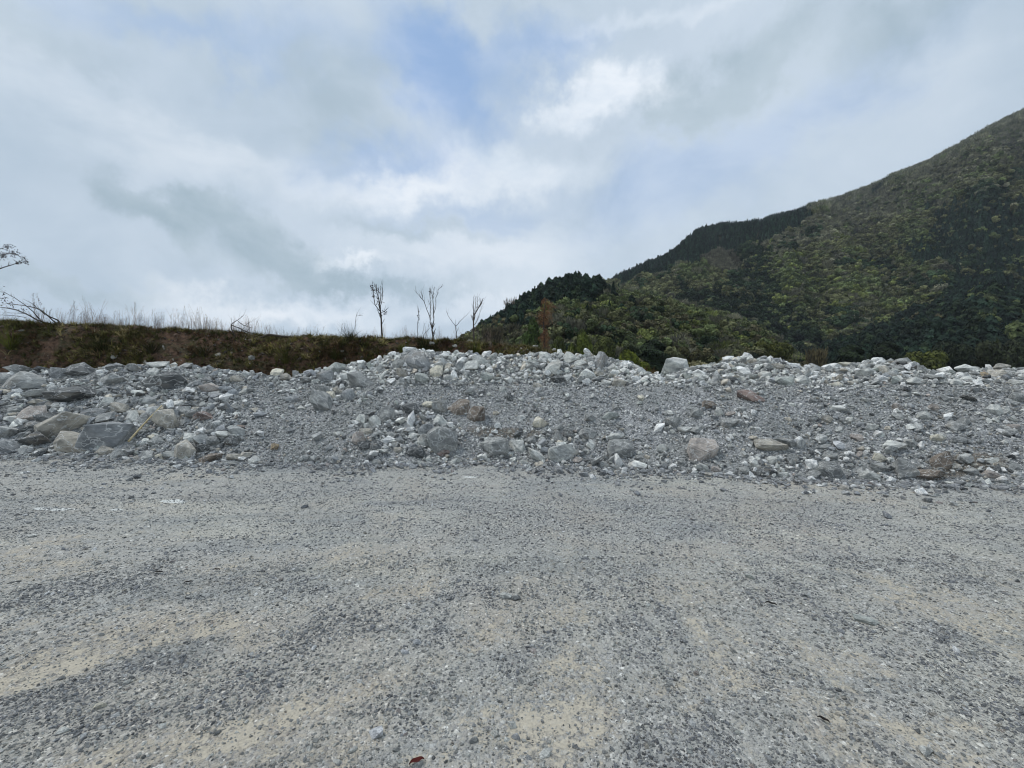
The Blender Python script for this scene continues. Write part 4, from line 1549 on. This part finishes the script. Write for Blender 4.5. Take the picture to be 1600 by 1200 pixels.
def stems(name, lab, cat, base, y, limbs, twigs, leaves, bark, leafmat=None, r0=.03, seed=0, parts=True):
    """limbs: photo polylines; each is built at its real distance with depth of its own"""
    rr = random.Random(seed)
    b = P2(base[0], base[1], y)
    b.z = float(bank_h(np.array([b.x]), np.array([b.y]))[0]) - .05
    root = empty(name, b)
    tag(root, lab, cat)
    first = True
    tips = []
    allpts = []
    for poly, ra, rb, depth in limbs:
        pts = []
        n = len(poly)
        for i, (px, py) in enumerate(poly):
            t = i / max(n - 1, 1)
            pts.append(P2(px, py, y, depth * t) - b)
        if first:
            pts[0] = Vector((0, 0, 0))
        mb = MB()
        # smooth by subdividing once with slight wander
        sm = []
        for i in range(n - 1):
            sm.append(pts[i])
            mid = (pts[i] + pts[i + 1]) / 2 + Vector((rr.uniform(-1, 1), rr.uniform(-1, 1), 0)) * .012
            sm.append(mid)
        sm.append(pts[-1])
        mb.tube(sm, ra, rb, 6)
        if not first:
            pass
        for i in range(1, len(sm)):
            allpts.append((sm[i], (sm[i] - sm[i - 1]).normalized(), rb))
        # twigs live with their limb
        for k in range(int(twigs * (len(sm) - 1))):
            i = rr.randint(max(1, len(sm) // 3), len(sm) - 1)
            dd = (sm[i] - sm[i - 1]).normalized()
            dd = (dd + Vector((rr.uniform(-.7, .7), rr.uniform(-.7, .7), rr.uniform(0, .5)))).normalized()
            L = rr.uniform(.08, .30)
            q = sm[i] - (sm[i] - sm[i - 1]) * rr.random()
            mb.tube([q, q + dd * L * .5, q + dd * L + Vector((0, 0, L * .12))], rb * .75, rb * .35, 4)
            tips.append(q + dd * L)
            tips.append(q + dd * L * .6)
        mb.build('trunk' if first else 'limb', bark, root, True)
        first = False
    if leaves and leafmat:
        mb = MB()
        for cx, cy, rx, ry, cnt in leaves:
            for k in range(cnt):
                q = P2(cx + rr.gauss(0, rx * .5), cy + rr.gauss(0, ry * .5), y, rr.gauss(0, .18)) - b
                mb.leaf(q, (rr.uniform(-1, 1), rr.uniform(-1, 1), rr.uniform(-1, .6)), .035, rr.uniform(.05, .09))
        mb.build('leaves', leafmat, root)
    return root


stems('sapling', 'leafy-topped thin sapling, leftmost of the saplings on the bank', 'tree', (598, 530), 17.2, [
    ([(598, 530), (596, 508), (595, 490), (593, 478)], .040, .024, 0),
    ([(593, 486), (586, 476), (584, 462), (581, 446)], .020, .009, -.2),
    ([(593, 479), (592, 468), (588, 455), (588, 444)], .022, .008, .15),
    ([(593, 476), (595, 462), (594, 447)], .018, .006, .1),
    ([(594, 479), (597, 468), (598, 452), (597, 445)], .016, .006, -.1),
    ([(595, 489), (599, 487), (603, 485)], .012, .006, .1),
    ([(590, 467), (591, 460), (591, 450)], .012, .006, .0)], 2.0,
    [(582, 449, 5, 6, 34), (587, 453, 6, 7, 34), (602, 488, 5, 5, 26), (591, 470, 3, 6, 18), (584, 463, 3, 4, 12), (596, 474, 4, 4, 8)], M['bark'], M['dark_leaf'], seed=1)
stems('sapling', 'bare two-stemmed sapling in the middle of the bank skyline', 'tree', (676, 532), 17.2, [
    ([(676, 532), (676, 520), (675, 513)], .034, .026, 0),
    ([(675, 514), (672, 504), (672, 490), (672, 466), (671, 457)], .022, .008, .2),
    ([(676, 514), (678, 500), (677, 478), (676, 462), (679, 448)], .022, .007, -.2),
    ([(672, 496), (667, 484), (662, 470), (655, 462), (650, 457)], .015, .005, -.1),
    ([(678, 490), (681, 480), (681, 466), (685, 452), (689, 449)], .012, .005, .1),
    ([(661, 470), (660, 462), (659, 454)], .008, .004, 0), ([(676, 462), (672, 452)], .008, .004, 0)], 2.6,
    [(677, 457, 6, 6, 10)], M['dead_bark'], M['dark_leaf'], seed=2)
stems('sapling', 'small bare forked sapling shaped like a letter Y', 'tree', (713, 531), 17.2, [
    ([(713, 531), (713, 520), (712, 510)], .018, .013, 0),
    ([(712, 510), (706, 502), (700, 493), (697, 486)], .011, .004, .1),
    ([(712, 510), (718, 503), (726, 495), (731, 490)], .011, .004, -.1)], .8, None, M['dead_bark'], seed=3)
stems('sapling', 'bare upright sapling beside the dark hill edge', 'tree', (741, 524), 17.2, [
    ([(741, 527), (740, 512), (740, 498), (742, 490)], .036, .024, 0),
    ([(742, 491), (747, 482), (752, 473), (755, 466)], .024, .012, .1),
    ([(740, 495), (740, 480), (740, 464)], .011, .005, -.2), ([(741, 490), (743, 478), (743, 463)], .010, .005, .2),
    ([(743, 488), (746, 476), (746, 465)], .010, .005, .0), ([(744, 486), (750, 478), (755, 470)], .010, .005, -.2),
    ([(741, 508), (746, 500), (747, 493)], .010, .005, .1), ([(746, 500), (750, 488), (753, 478)], .008, .004, .1),
    ([(740, 488), (739, 476), (740, 467)], .008, .004, .1)], 1.6, None, M['dead_bark'], seed=4)
stems('weed_stalk', 'tall dry weed stalk left of the two-stemmed sapling', 'weed', (652, 531), 17.2, [
    ([(652, 531), (652, 510), (654, 490), (654, 484)], .011, .005, 0)], 3.5, [(654, 492, 1.5, 9, 14)], M['dead_bark'], M['dead_bark'], seed=5)
stems('weed_stalk', 'thin hooked dry stalk left of the leafy sapling', 'weed', (553, 529), 17.2, [
    ([(553, 530), (555, 510), (556, 496), (560, 486)], .010, .004, 0), ([(556, 494), (562, 493), (567, 493)], .006, .003, 0)], 1, None, M['dead_bark'], seed=6)
stems('weed_stalk', 'dry stalk cluster right of the tall weed stalk', 'weed', (661, 532), 17.0, [
    ([(652, 530), (662, 523), (672, 512)], .010, .005, 0), ([(658, 531), (660, 520), (664, 505)], .006, .003, .2),
    ([(664, 531), (668, 518), (670, 508)], .006, .003, -.2)], 2, None, M['dead_bark'], seed=7)
stems('fallen_branch', 'curved bare branches leaning left off the bank at far left', 'branch', (97, 507), 17.0, [
    ([(98, 508), (90, 500), (76, 494), (66, 486), (55, 481), (35, 477), (14, 475)], .032, .009, -.3),
    ([(76, 494), (84, 502), (90, 507)], .022, .020, .1),
    ([(76, 506), (58, 500), (42, 491), (25, 484), (8, 481), (-6, 479)], .034, .010, .3),
    ([(62, 499), (52, 487), (40, 477), (24, 466), (8, 457), (-8, 455)], .018, .006, .1),
    ([(70, 492), (62, 484), (50, 474), (36, 467)], .012, .004, -.1),
    ([(40, 496), (20, 493), (-4, 492)], .010, .006, .3), ([(40, 490), (22, 489), (4, 489)], .008, .005, -.2),
    ([(70, 506), (64, 501), (58, 496)], .016, .010, .0)], 1.6,
    [(6, 470, 9, 14, 46), (20, 474, 10, 8, 28), (34, 486, 6, 8, 14)], M['bark'], M['dark_leaf'], seed=8)
stems('fallen_branch', 'tangle of dark dead branches on the bank skyline', 'branch', (368, 521), 16.9, [
    ([(366, 522), (361, 512), (362, 506), (372, 500), (380, 493)], .024, .006, 0),
    ([(362, 508), (372, 512), (384, 518), (398, 522)], .018, .010, .2),
    ([(372, 502), (380, 508), (392, 512)], .014, .005, -.2), ([(376, 520), (384, 508), (396, 500)], .010, .004, .1),
    ([(380, 521), (390, 514), (388, 504)], .010, .004, .0)], 2.2, None, M['bark'], seed=9)
stems('fallen_log', 'thin dark log lying along the bank skyline', 'log', (400, 523), 16.8, [
    ([(398, 521), (420, 523), (442, 526), (466, 527)], .055, .03, .1)], 1.0, None, M['bark'], seed=10)

# the tree whose crown comes in at the left edge
stems('leafy_tree', 'dark-leaved tree reaching in at the left edge of the sky', 'tree', (-62, 505), 17.6, [
    ([(-62, 506), (-60, 470), (-56, 440), (-50, 410), (-48, 380)], .09, .04, 0),
    ([(-54, 432), (-30, 424), (-8, 422), (8, 417), (24, 412), (36, 406)], .035, .008, -.3),
    ([(-50, 410), (-30, 404), (-8, 402), (12, 396), (26, 398)], .026, .008, .3),
    ([(-49, 398), (-28, 392), (-6, 390), (10, 386)], .022, .006, .0),
    ([(-48, 392), (-66, 372), (-82, 360)], .03, .01, .3), ([(-52, 420), (-78, 402), (-98, 396)], .03, .01, -.3)], 1.5,
    [(12, 385, 9, 4, 60), (4, 398, 9, 7, 90), (23, 396, 9, 5, 70), (30, 410, 7, 3, 36), (40, 408, 5, 5, 40), (-20, 395, 20, 14, 200),
     (-60, 370, 26, 18, 260), (-90, 395, 20, 14, 150), (36, 402, 5, 3, 20)], M['bark'], M['dark_leaf'], seed=12)

# a rounded brown stump and pale boards/stones on the bank top
P, Fc = rock_np(777, 3, 'round')
o = link('earth_clod', mesh_np('earth_clod', P, Fc, False, M['bark']))
p = P2(476, 525, 16.9)
o.location = (p.x, p.y, float(bank_h(np.array([p.x]), np.array([p.y]))[0]) + .05)
o.scale = (.27, .22, .2)
tag(o, 'round dark brown clod on the bank skyline', 'clod')
for i, (px, py, wq, hq, tone, lab) in enumerate([(675, 536, 11, 5, 'white', 'pale stone at the foot of the two-stemmed sapling'),
                                                 (710, 541, 10, 6, 'white', 'pale stone below the forked sapling'),
                                                 (735, 533, 10, 5, 'cream', 'cream stone below the upright bare sapling'),
                                                 (34, 517, 12, 4, 'pale', 'pale stone on the left bank below the branches'),
                                                 (178, 559, 10, 7, 'pale', 'pale stone on the bank above the pointed crest rock'),
                                                 (341, 555, 12, 8, 'tan', 'tan stone hanging in the middle left bank'),
                                                 (836, 541, 12, 4, 'white', 'pale flat stone on the bank before the dead conifer'),
                                                 (866, 546, 7, 4, 'white', 'pale stone right of the dead conifer foot'),
                                                 (535, 549, 8, 4, 'tan', 'small tan stone beside the small grass tuft'),
                                                 (395, 560, 14, 10, 'grey', 'grey stone lying low on the bank by the big tuft')]):
    p = march(px, py, bank_h, 13, 24) or P2(px, py, 17.2)
    P, Fc = rock_np(800 + i, 3, KINDS[i % 6])
    o = link('stone', mesh_np('stone', P, Fc, False, M['boulder']))
    o.location = p
    wm, hm = wq / F * p.y, hq / F * p.y
    o.scale = (wm * .85, wm * .6, hm)
    o.color = (*[v * .72 * q for v, q in zip(T[tone], (1, .96, .88))], 1)
    tag(o, lab, 'stone')

# the dead conifer
rr = random.Random(44)
yb_ = 19.5
b = P2(850, 548, yb_)
b.z = float(bank_h(np.array([b.x]), np.array([b.y]))[0]) - .05
root = empty('dead_conifer', b)
tag(root, 'rust-brown dead conifer standing before the dark hill', 'tree')
H = (548 - 455) / F * yb_ + .1
mb = MB()
mb.tube([(0, 0, 0), (.02, 0, H * .3), (-.02, 0, H * .6), (.06, 0, H * .97)], .07, .015, 7)
mb.build('trunk', M['bark'], root, True)
mb = MB()
for k in range(120):
    t = rr.random() ** .85
    wdt = float(np.interp(t, [0, .1, .3, .5, .65, .8, .92, 1.0], [.10, .18, .26, .23, .30, .50, .46, .12])) * rr.uniform(.5, 1.25)
    a = rr.uniform(0, 6.283)
    cx = .03 * math.sin(t * 7) + .15 * float(np.interp(t, [.6, .8, 1], [0, 1, .6]))
    tip = Vector((cx + math.cos(a) * wdt, math.sin(a) * wdt, t * H - rr.uniform(-.05, .30)))
    root_p = Vector((cx * .5, 0, t * H))
    mb.tube([root_p, (root_p + tip) / 2 + Vector((0, 0, .03)), tip], .008, .004, 3)
    for q in range(26):
        u = rr.random() ** .6
        pp = root_p.lerp(tip, u) + Vector((rr.gauss(0, .035), rr.gauss(0, .035), rr.gauss(-.03, .04)))
        mb.leaf(pp, (rr.uniform(-1, 1), rr.uniform(-1, 1), rr.uniform(-1.8, 0)), .018, rr.uniform(.05, .11))
mb.build('crown', M['rust_leaf'], root)

# ================================================================== TREES


def ellip_pts(n, r, hollow=.55):
    v = r.normal(size=(n, 3))
    v /= np.linalg.norm(v, axis=1)[:, None]
    return v * (hollow + (1 - hollow) * r.random((n, 1)) ** .5), v


def quads(C, D, w, l, r):
    """leaf-clump quads at C, facing roughly D, each of a random turn"""
    n = len(C)
    a = np.cross(D, r.normal(size=(n, 3)))
    a /= np.linalg.norm(a, axis=1)[:, None] + 1e-9
    b = np.cross(D, a)
    w = np.asarray(w)[:, None]
    l = np.asarray(l)[:, None]
    V = np.stack([C - a * w, C - b * l * .9 + a * w * .2, C + a * w, C + b * l], 1).reshape(-1, 3)
    Fq = np.arange(4 * n).reshape(n, 4)
    return V, Fq


def crown_np(seed, kind, n):
    """unit-sized tree: crown about 1 wide, height as given by kind; returns vertices and quads"""
    r = np.random.default_rng(seed)
    VV, FF = [], []
    k = 0

    def add(V, Fq):
        nonlocal k
        VV.append(V)
        FF.append(Fq + k)
        k += len(V)
    if kind == 'broad':
        L = r.integers(6, 10)
        cs = r.normal(size=(L, 3)) * np.array([.24, .24, .16]) + np.array([0, 0, .62])
        rs = r.uniform(.18, .32, L)
        per = n // L
        for c, q in zip(cs, rs):
            p, v = ellip_pts(per, r, .7)
            p = p * q * np.array([1, 1, .8]) + c
            s = r.uniform(.035, .075, per) * (500 / n) ** .4
            add(*quads(p, v + r.normal(0, .5, v.shape), s, s * 1.3, r))
    elif kind == 'conifer':
        t = r.random(n) ** 1.25
        a = r.uniform(0, 6.283, n)
        lay = .75 + .25 * np.sin(t * 38 + a)
        rad = (1 - t) ** .8 * .5 * lay * (.45 + .55 * r.random(n) ** .4)
        p = np.stack([np.cos(a) * rad, np.sin(a) * rad, .12 + t * 1.25], -1)
        D = np.stack([np.cos(a), np.sin(a), .5 + 0 * a], -1) + r.normal(0, .35, (n, 3))
        s = (.05 + .05 * (1 - t)) * (500 / n) ** .4
        add(*quads(p, D, s, s * 1.6, r))
    elif kind == 'tall':
        t = r.random(n)
        a = r.uniform(0, 6.283, n)
        rad = np.sin(np.pi * np.clip(t * .9 + .08, 0, 1)) ** .6 * .42 * (.5 + .5 * r.random(n) ** .4) * (.8 + .3 * np.sin(t * 17 + a * 2))
        p = np.stack([np.cos(a) * rad, np.sin(a) * rad, .25 + t * 1.15], -1)
        D = np.stack([np.cos(a), np.sin(a), (t - .4) * 1.5], -1) + r.normal(0, .4, (n, 3))
        s = np.full(n, .06) * (500 / n) ** .4
        add(*quads(p, D, s, s * 1.3, r))
    else:                                   # bare crown: fans of thin twigs
        t = r.random(n)
        a = r.uniform(0, 6.283, n)
        rad = .12 + .38 * r.random(n)
        p = np.stack([np.cos(a) * rad, np.sin(a) * rad, .45 + .55 * r.random(n)], -1)
        up_ = np.stack([np.cos(a) * .5, np.sin(a) * .5, 1 + 0 * a], -1) + r.normal(0, .25, (n, 3))
        up_ /= np.linalg.norm(up_, axis=1)[:, None]
        sd = np.cross(up_, r.normal(size=(n, 3)))
        sd /= np.linalg.norm(sd, axis=1)[:, None]
        w_, l_ = .019, r.uniform(.1, .22, n)[:, None]
        V = np.stack([p - sd * w_, p + sd * w_, p + up_ * l_ + sd * w_ * .3, p + up_ * l_ - sd * w_ * .3], 1).reshape(-1, 3)
        add(V, np.arange(4 * n).reshape(n, 4))
    # trunk
    V = []
    Fq = []
    tr = .022
    for i, z in enumerate((0, .3, .7)):
        for q in range(5):
            V.append((math.cos(q * 1.2566) * tr * (1 - z * .6), math.sin(q * 1.2566) * tr * (1 - z * .6), z))
    for i in range(2):
        for q in range(5):
            q2 = (q + 1) % 5
            Fq.append((i * 5 + q, i * 5 + q2, i * 5 + 5 + q2, i * 5 + 5 + q))
    return np.concatenate(VV), np.concatenate(FF), np.array(V), np.array(Fq)


def crown_mesh(seed, kind, n, mat, with_trunk=True):
    V, Fq, TV, TF = crown_np(seed, kind, n)
    if with_trunk:
        V, Fq = np.concatenate([V, TV]), np.concatenate([Fq, TF + len(V)])
    return mesh_np(kind + '_tree', V, Fq, False, mat)


PROT = ([crown_mesh(10 + i, 'broad', 900, M['foliage']) for i in range(5)] +
        [crown_mesh(20 + i, 'conifer', 320, M['foliage']) for i in range(3)] +
        [crown_mesh(30 + i, 'tall', 600, M['foliage']) for i in range(3)] +
        [crown_mesh(40 + i, 'bare', 380, M['foliage']) for i in range(3)])


def inpoly_conifer(px, py):
    """dark plantation below the mountain crest, photo pixels"""
    top = interp(px, RA)
    lo = interp(px, [(930, 450), (1000, 442), (1060, 425), (1120, 405), (1180, 385), (1235, 372), (1262, 345), (1275, 330)])
    return (py < lo + 6 * np.sin(px / 9.0)) & (px > 945) & (px < 1268) & (py > top - 20)


PX_, NF = [], 0
P_, R_, S_, I_, C_ = [], [], [], [], []
r5 = np.random.default_rng(77)
for hk, N in (('A', 74000), ('B', 17000), ('C', 19000)):
    rid, yc, yb = HILLS[hk]
    px = r5.uniform(600 if hk == 'B' else (900 if hk == 'A' else 1200), 1320 if hk == 'B' else 1760, N)
    u = r5.random(N)
    yq = np.sqrt(yb ** 2 + u * ((yc * 1.12) ** 2 - yb ** 2))
    x = (px - 800) / F * yq
    z = hill_one(hk, x, yq)
    oth = hills_h(x, yq)
    py = 600 - (z - EYE) / yq * F
    keep = (z > oth - .3) & (py < 605) & (z > 0.5)
    px, yq, x, z, py = (q[keep] for q in (px, yq, x, z, py))
    n = len(px)
    nz = fbm(px / 55, py / 28, 4) + .25 * fbm(px / 10, py / 8, 2)
    nw = fbm(px / 80 + 9, py / 40 + 4, 3)
    rnd = r5.random(n)
    kind = np.zeros(n, int)
    tint = np.zeros((n, 3))
    olive = np.array([.080, .098, .044])
    dkgreen = np.array([.028, .045, .024])
    pine = np.array([.016, .031, .022])
    yel = np.array([.120, .138, .046])
    greyb = np.array([.140, .135, .108])
    warm = np.array([.115, .105, .062])
    base = np.where((nz > .12)[:, None], olive, np.where((nz < -.22)[:, None], dkgreen, warm * .5 + olive * .5))
    if hk == 'A':
        yz = np.exp(-(((px - 1330) / 100) ** 2 + ((py - 455) / 60) ** 2)) + .5 * np.exp(-(((px - 1180) / 60) ** 2 + ((py - 400) / 40) ** 2))
        base = np.where((rnd < yz * .26)[:, None], yel, base)
        rtop = interp(px, RA)
        hi = sstep(95, 20, py - rtop) * (px > 1180)
        g = r5.random(n) < (.10 + .55 * hi)
        base = np.where(g[:, None], greyb * np.array([1, 1.02, .95]), base)
        kind = np.where(g & (r5.random(n) < .65), 3, 0)
        con = inpoly_conifer(px, py)
        dk = (r5.random(n) < .9 * sstep(1430, 1530, px + 160 * nw) * sstep(285, 330, py + 40 * nw))
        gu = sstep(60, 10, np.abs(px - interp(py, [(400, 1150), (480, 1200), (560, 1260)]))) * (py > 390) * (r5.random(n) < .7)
        base = np.where((gu > .4)[:, None], dkgreen * .7, base)  # shade of the gully painted into the tree tint
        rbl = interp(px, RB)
        ridge_shade = (py > rbl - 34) & (px > 1060) & (px < 1275) & (r5.random(n) < .85)
        base = np.where(ridge_shade[:, None], dkgreen * .55, base)  # shaded fold behind the near ridge, put into the foliage colour
        base = np.where((con | dk)[:, None], pine, base)
        kind = np.where(con | dk, 1, kind)
        gy_ = np.exp(-(((px - 1130) / 34) ** 2 + ((py - 415) / 22) ** 2)) > .5
        base = np.where(gy_[:, None], greyb * .75, base)
        kind = np.where(gy_, 3, kind)
        size = np.where(con, 4.2, 4.5)
        edge = (py < rtop + 14) & (px > 1262)
        kind = np.where(edge & (r5.random(n) < .6), 3, kind)
        size = np.where(edge & (kind == 3), 6.5, size)
    elif hk == 'B':
        dk = (py < np.minimum(interp(px, RB) + 42 + 25 * nw + r5.normal(0, 8, n), 528)) & (px < 965 + 30 * nw + r5.normal(0, 14, n))
        base = np.where(dk[:, None], np.where((r5.random(n) < .8)[:, None], pine, dkgreen), base)
        kind = np.where(dk & (r5.random(n) < .6), 1, np.where(dk, 2, 0))
        edge_light = (py < interp(px, RB) + 16) & (px > 985)
        base = np.where(edge_light[:, None], (olive * .75 + yel * .15 + greyb * .1), base)  # ridge edge tinted lighter, relief painted in place of light
        rw = (py > 520) & (r5.random(n) < .30)
        base = np.where(rw[:, None], warm * .8, base)
        g = (~dk) & (r5.random(n) < .14)
        base = np.where(g[:, None], greyb * .8, base)
        kind = np.where(g, 3, kind)
        yl = (r5.random(n) < .10) & (py > 470) & ~dk
        base = np.where(yl[:, None], yel * .9, base)
        size = 2.5
    else:
        rtop = interp(px, RC)
        base = np.where((r5.random(n) < .75)[:, None], pine * .95, dkgreen * .9)
        kind = np.where(r5.random(n) < .35, 1, 2)
        edge = (np.abs(py - (515 + (1450 - px) * .10 + 6 * nw)) < 7) & (px < 1500) & (r5.random(n) < .8)
        base = np.where(edge[:, None], warm * 1.2, base)
        kind = np.where(edge, 0, kind)
        pl = (r5.random(n) < .12) & (px > 1480)
        base = np.where(pl[:, None], olive, base)
        size = 3.6
    if hk == 'A':
        base = base * np.where(con | (dk > 0), 1.15, 1.52)[:, None]
    if hk == 'B':
        base = base * np.where(dk, 1.15, 1.25)[:, None]
    tint = base * np.clip(r5.lognormal(-.03, .22, (n, 1)), .5, 1.8)
    sz = size * np.clip(r5.lognormal(-.03, .28, n), .5, 1.7)
    idx = np.where(kind == 0, r5.integers(0, 5, n), np.where(kind == 1, 5 + r5.integers(0, 3, n), np.where(kind == 2, 8 + r5.integers(0, 3, n), 11 + r5.integers(0, 3, n))))
    wd = np.where(kind == 1, .72, 1.0)
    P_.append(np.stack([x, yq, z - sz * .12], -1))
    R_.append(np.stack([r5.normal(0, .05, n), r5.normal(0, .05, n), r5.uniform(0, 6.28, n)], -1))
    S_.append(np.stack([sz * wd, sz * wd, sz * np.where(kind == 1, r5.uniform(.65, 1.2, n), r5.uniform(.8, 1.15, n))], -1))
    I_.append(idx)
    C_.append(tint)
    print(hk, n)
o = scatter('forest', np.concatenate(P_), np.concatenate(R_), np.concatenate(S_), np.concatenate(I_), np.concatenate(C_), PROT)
tag(o, 'mixed dark and olive forest covering the hillsides', 'forest', kind='stuff')

# nearer trees and bushes one can tell apart, beyond the bank
NEAR = [  # px, base py (hidden), top py, width px, distance, kind, tint, label
    (905, 610, 513, 44, 52, 'broad', (.085, .105, .022), 'bright yellow-green tree right of the dead conifer'),
    (872, 600, 524, 40, 46, 'broad', (.075, .092, .024), 'light green bush at the foot of the dead conifer'),
    (985, 612, 545, 42, 58, 'broad', (.105, .125, .018), 'yellow-green round bush behind the crest dip'),
    (945, 612, 525, 52, 62, 'broad', (.070, .080, .026), 'olive tree between the yellow-green tree and round bush'),
    (832, 600, 493, 40, 60, 'broad', (.050, .075, .022), 'green tree left of the dead conifer'),
    (1020, 616, 528, 60, 64, 'tall', (.020, .032, .016), 'dark green tree behind the big pale crest boulder'),
    (905, 600, 545, 40, 40, 'broad', (.020, .030, .012), 'dark bush under the bright yellow-green tree'),
    (1085, 616, 540, 60, 70, 'broad', (.058, .055, .026), 'brownish bush over the crest right of the big boulder'),
    (1150, 616, 536, 60, 78, 'broad', (.065, .068, .024), 'olive bush over the middle of the right crest'),
    (1210, 616, 528, 60, 80, 'broad', (.072, .078, .022), 'tall olive bush over the right crest'),
    (770, 600, 505, 38, 75, 'bare', (.10, .085, .06), 'pale bare bush right of the upright sapling'),
    (797, 560, 462, 22, 150, 'bare', (.20, .16, .13), 'bare pale tree on the left shoulder of the near hill'),
    (1440, 618, 546, 60, 70, 'broad', (.075, .085, .024), 'olive round bush over the far right crest'),
    (1275, 618, 540, 34, 74, 'bare', (.12, .10, .06), 'bare leaning bush where the two slopes meet'),
    (1330, 618, 536, 56, 80, 'tall', (.018, .028, .014), 'dark tree over the right crest, left of the olive round bush'),
    (1385, 618, 532, 56, 84, 'tall', (.016, .024, .013), 'dark tree just left of the olive round bush'),
    (1500, 618, 530, 60, 84, 'broad', (.020, .027, .015), 'dark bush right of the olive round bush'),
    (1560, 618, 528, 66, 82, 'broad', (.030, .036, .020), 'dull green bush near the right edge'),
    (1600, 618, 522, 60, 86, 'tall', (.018, .026, .015), 'dark tree at the right edge above the crest'),
]
for i, (px, pb, pt, wq, dist, kd, tint, lab) in enumerate(NEAR):
    x = (px - 800) / F * dist
    zt = EYE - (pt - 600) / F * dist
    g0 = max(float(hills_h(np.array([x]), np.array([dist]))[0]), float(bank_h(np.array([x]), np.array([float(dist)]))[0]) if dist < 66 else -9, 0.0)
    if dist > 100:
        g0 = EYE - (505 - 600) / F * dist
    Hh = zt - g0
    wm = wq / F * dist
    root = empty('tree' if kd != 'bare' else 'bare_tree', (x, dist, g0 - .1))
    tag(root, lab, 'tree' if 'bush' not in lab else 'bush')
    V, Fq, TV, TF = crown_np(600 + i, kd, 5200 if kd != 'bare' else (1500 if dist < 100 else 170))
    zmax = V[:, 2].max()
    sx = wm / (V[:, 0].max() - V[:, 0].min())
    szz = Hh / zmax
    V = V * np.array([sx, sx, szz])
    # keep leaf size natural: fill the lower crown too
    if kd == 'broad' and Hh > wm * 1.2:
        V2, Fq2, _, _ = crown_np(700 + i, kd, 3600)
        V2 = V2 * np.array([sx, sx, szz * .75])
        Fq = np.concatenate([Fq, Fq2 + len(V)])
        V = np.concatenate([V, V2])
    crown = link('crown', mesh_np('crown', V, Fq, False, M['foliage_own']), root)
    crown.color = (*tint, 1)
    tr = link('trunk', mesh_np('trunk', TV * np.array([sx * 1.5, sx * 1.5, szz]), TF, False, M['bark']), root)

# ================================================================== HAZE
hz_m = bpy.data.materials.new('haze')
hz_m.use_nodes = True
hz = NT(hz_m.node_tree)
hz.n.clear()
ho = hz.node('ShaderNodeOutputMaterial')
pv = hz.node('ShaderNodeVolumePrincipled')
pv.inputs['Color'].default_value = (.82, .90, 1.0, 1)
pv.inputs['Density'].default_value = 0.00015
hz.l.new(pv.outputs[0], ho.inputs['Volume'])
Vb = [(x, y, z) for z in (-8, 470) for y in (-60, 800) for x in (-800, 1850)]
hb = bpy.data.meshes.new('haze')
hb.from_pydata(Vb, [], [(0, 2, 3, 1), (4, 5, 7, 6), (0, 1, 5, 4), (2, 6, 7, 3), (0, 4, 6, 2), (1, 3, 7, 5)])
hb.materials.append(hz_m)
o = link('haze', hb)
tag(o, kind='stuff')
print('done')
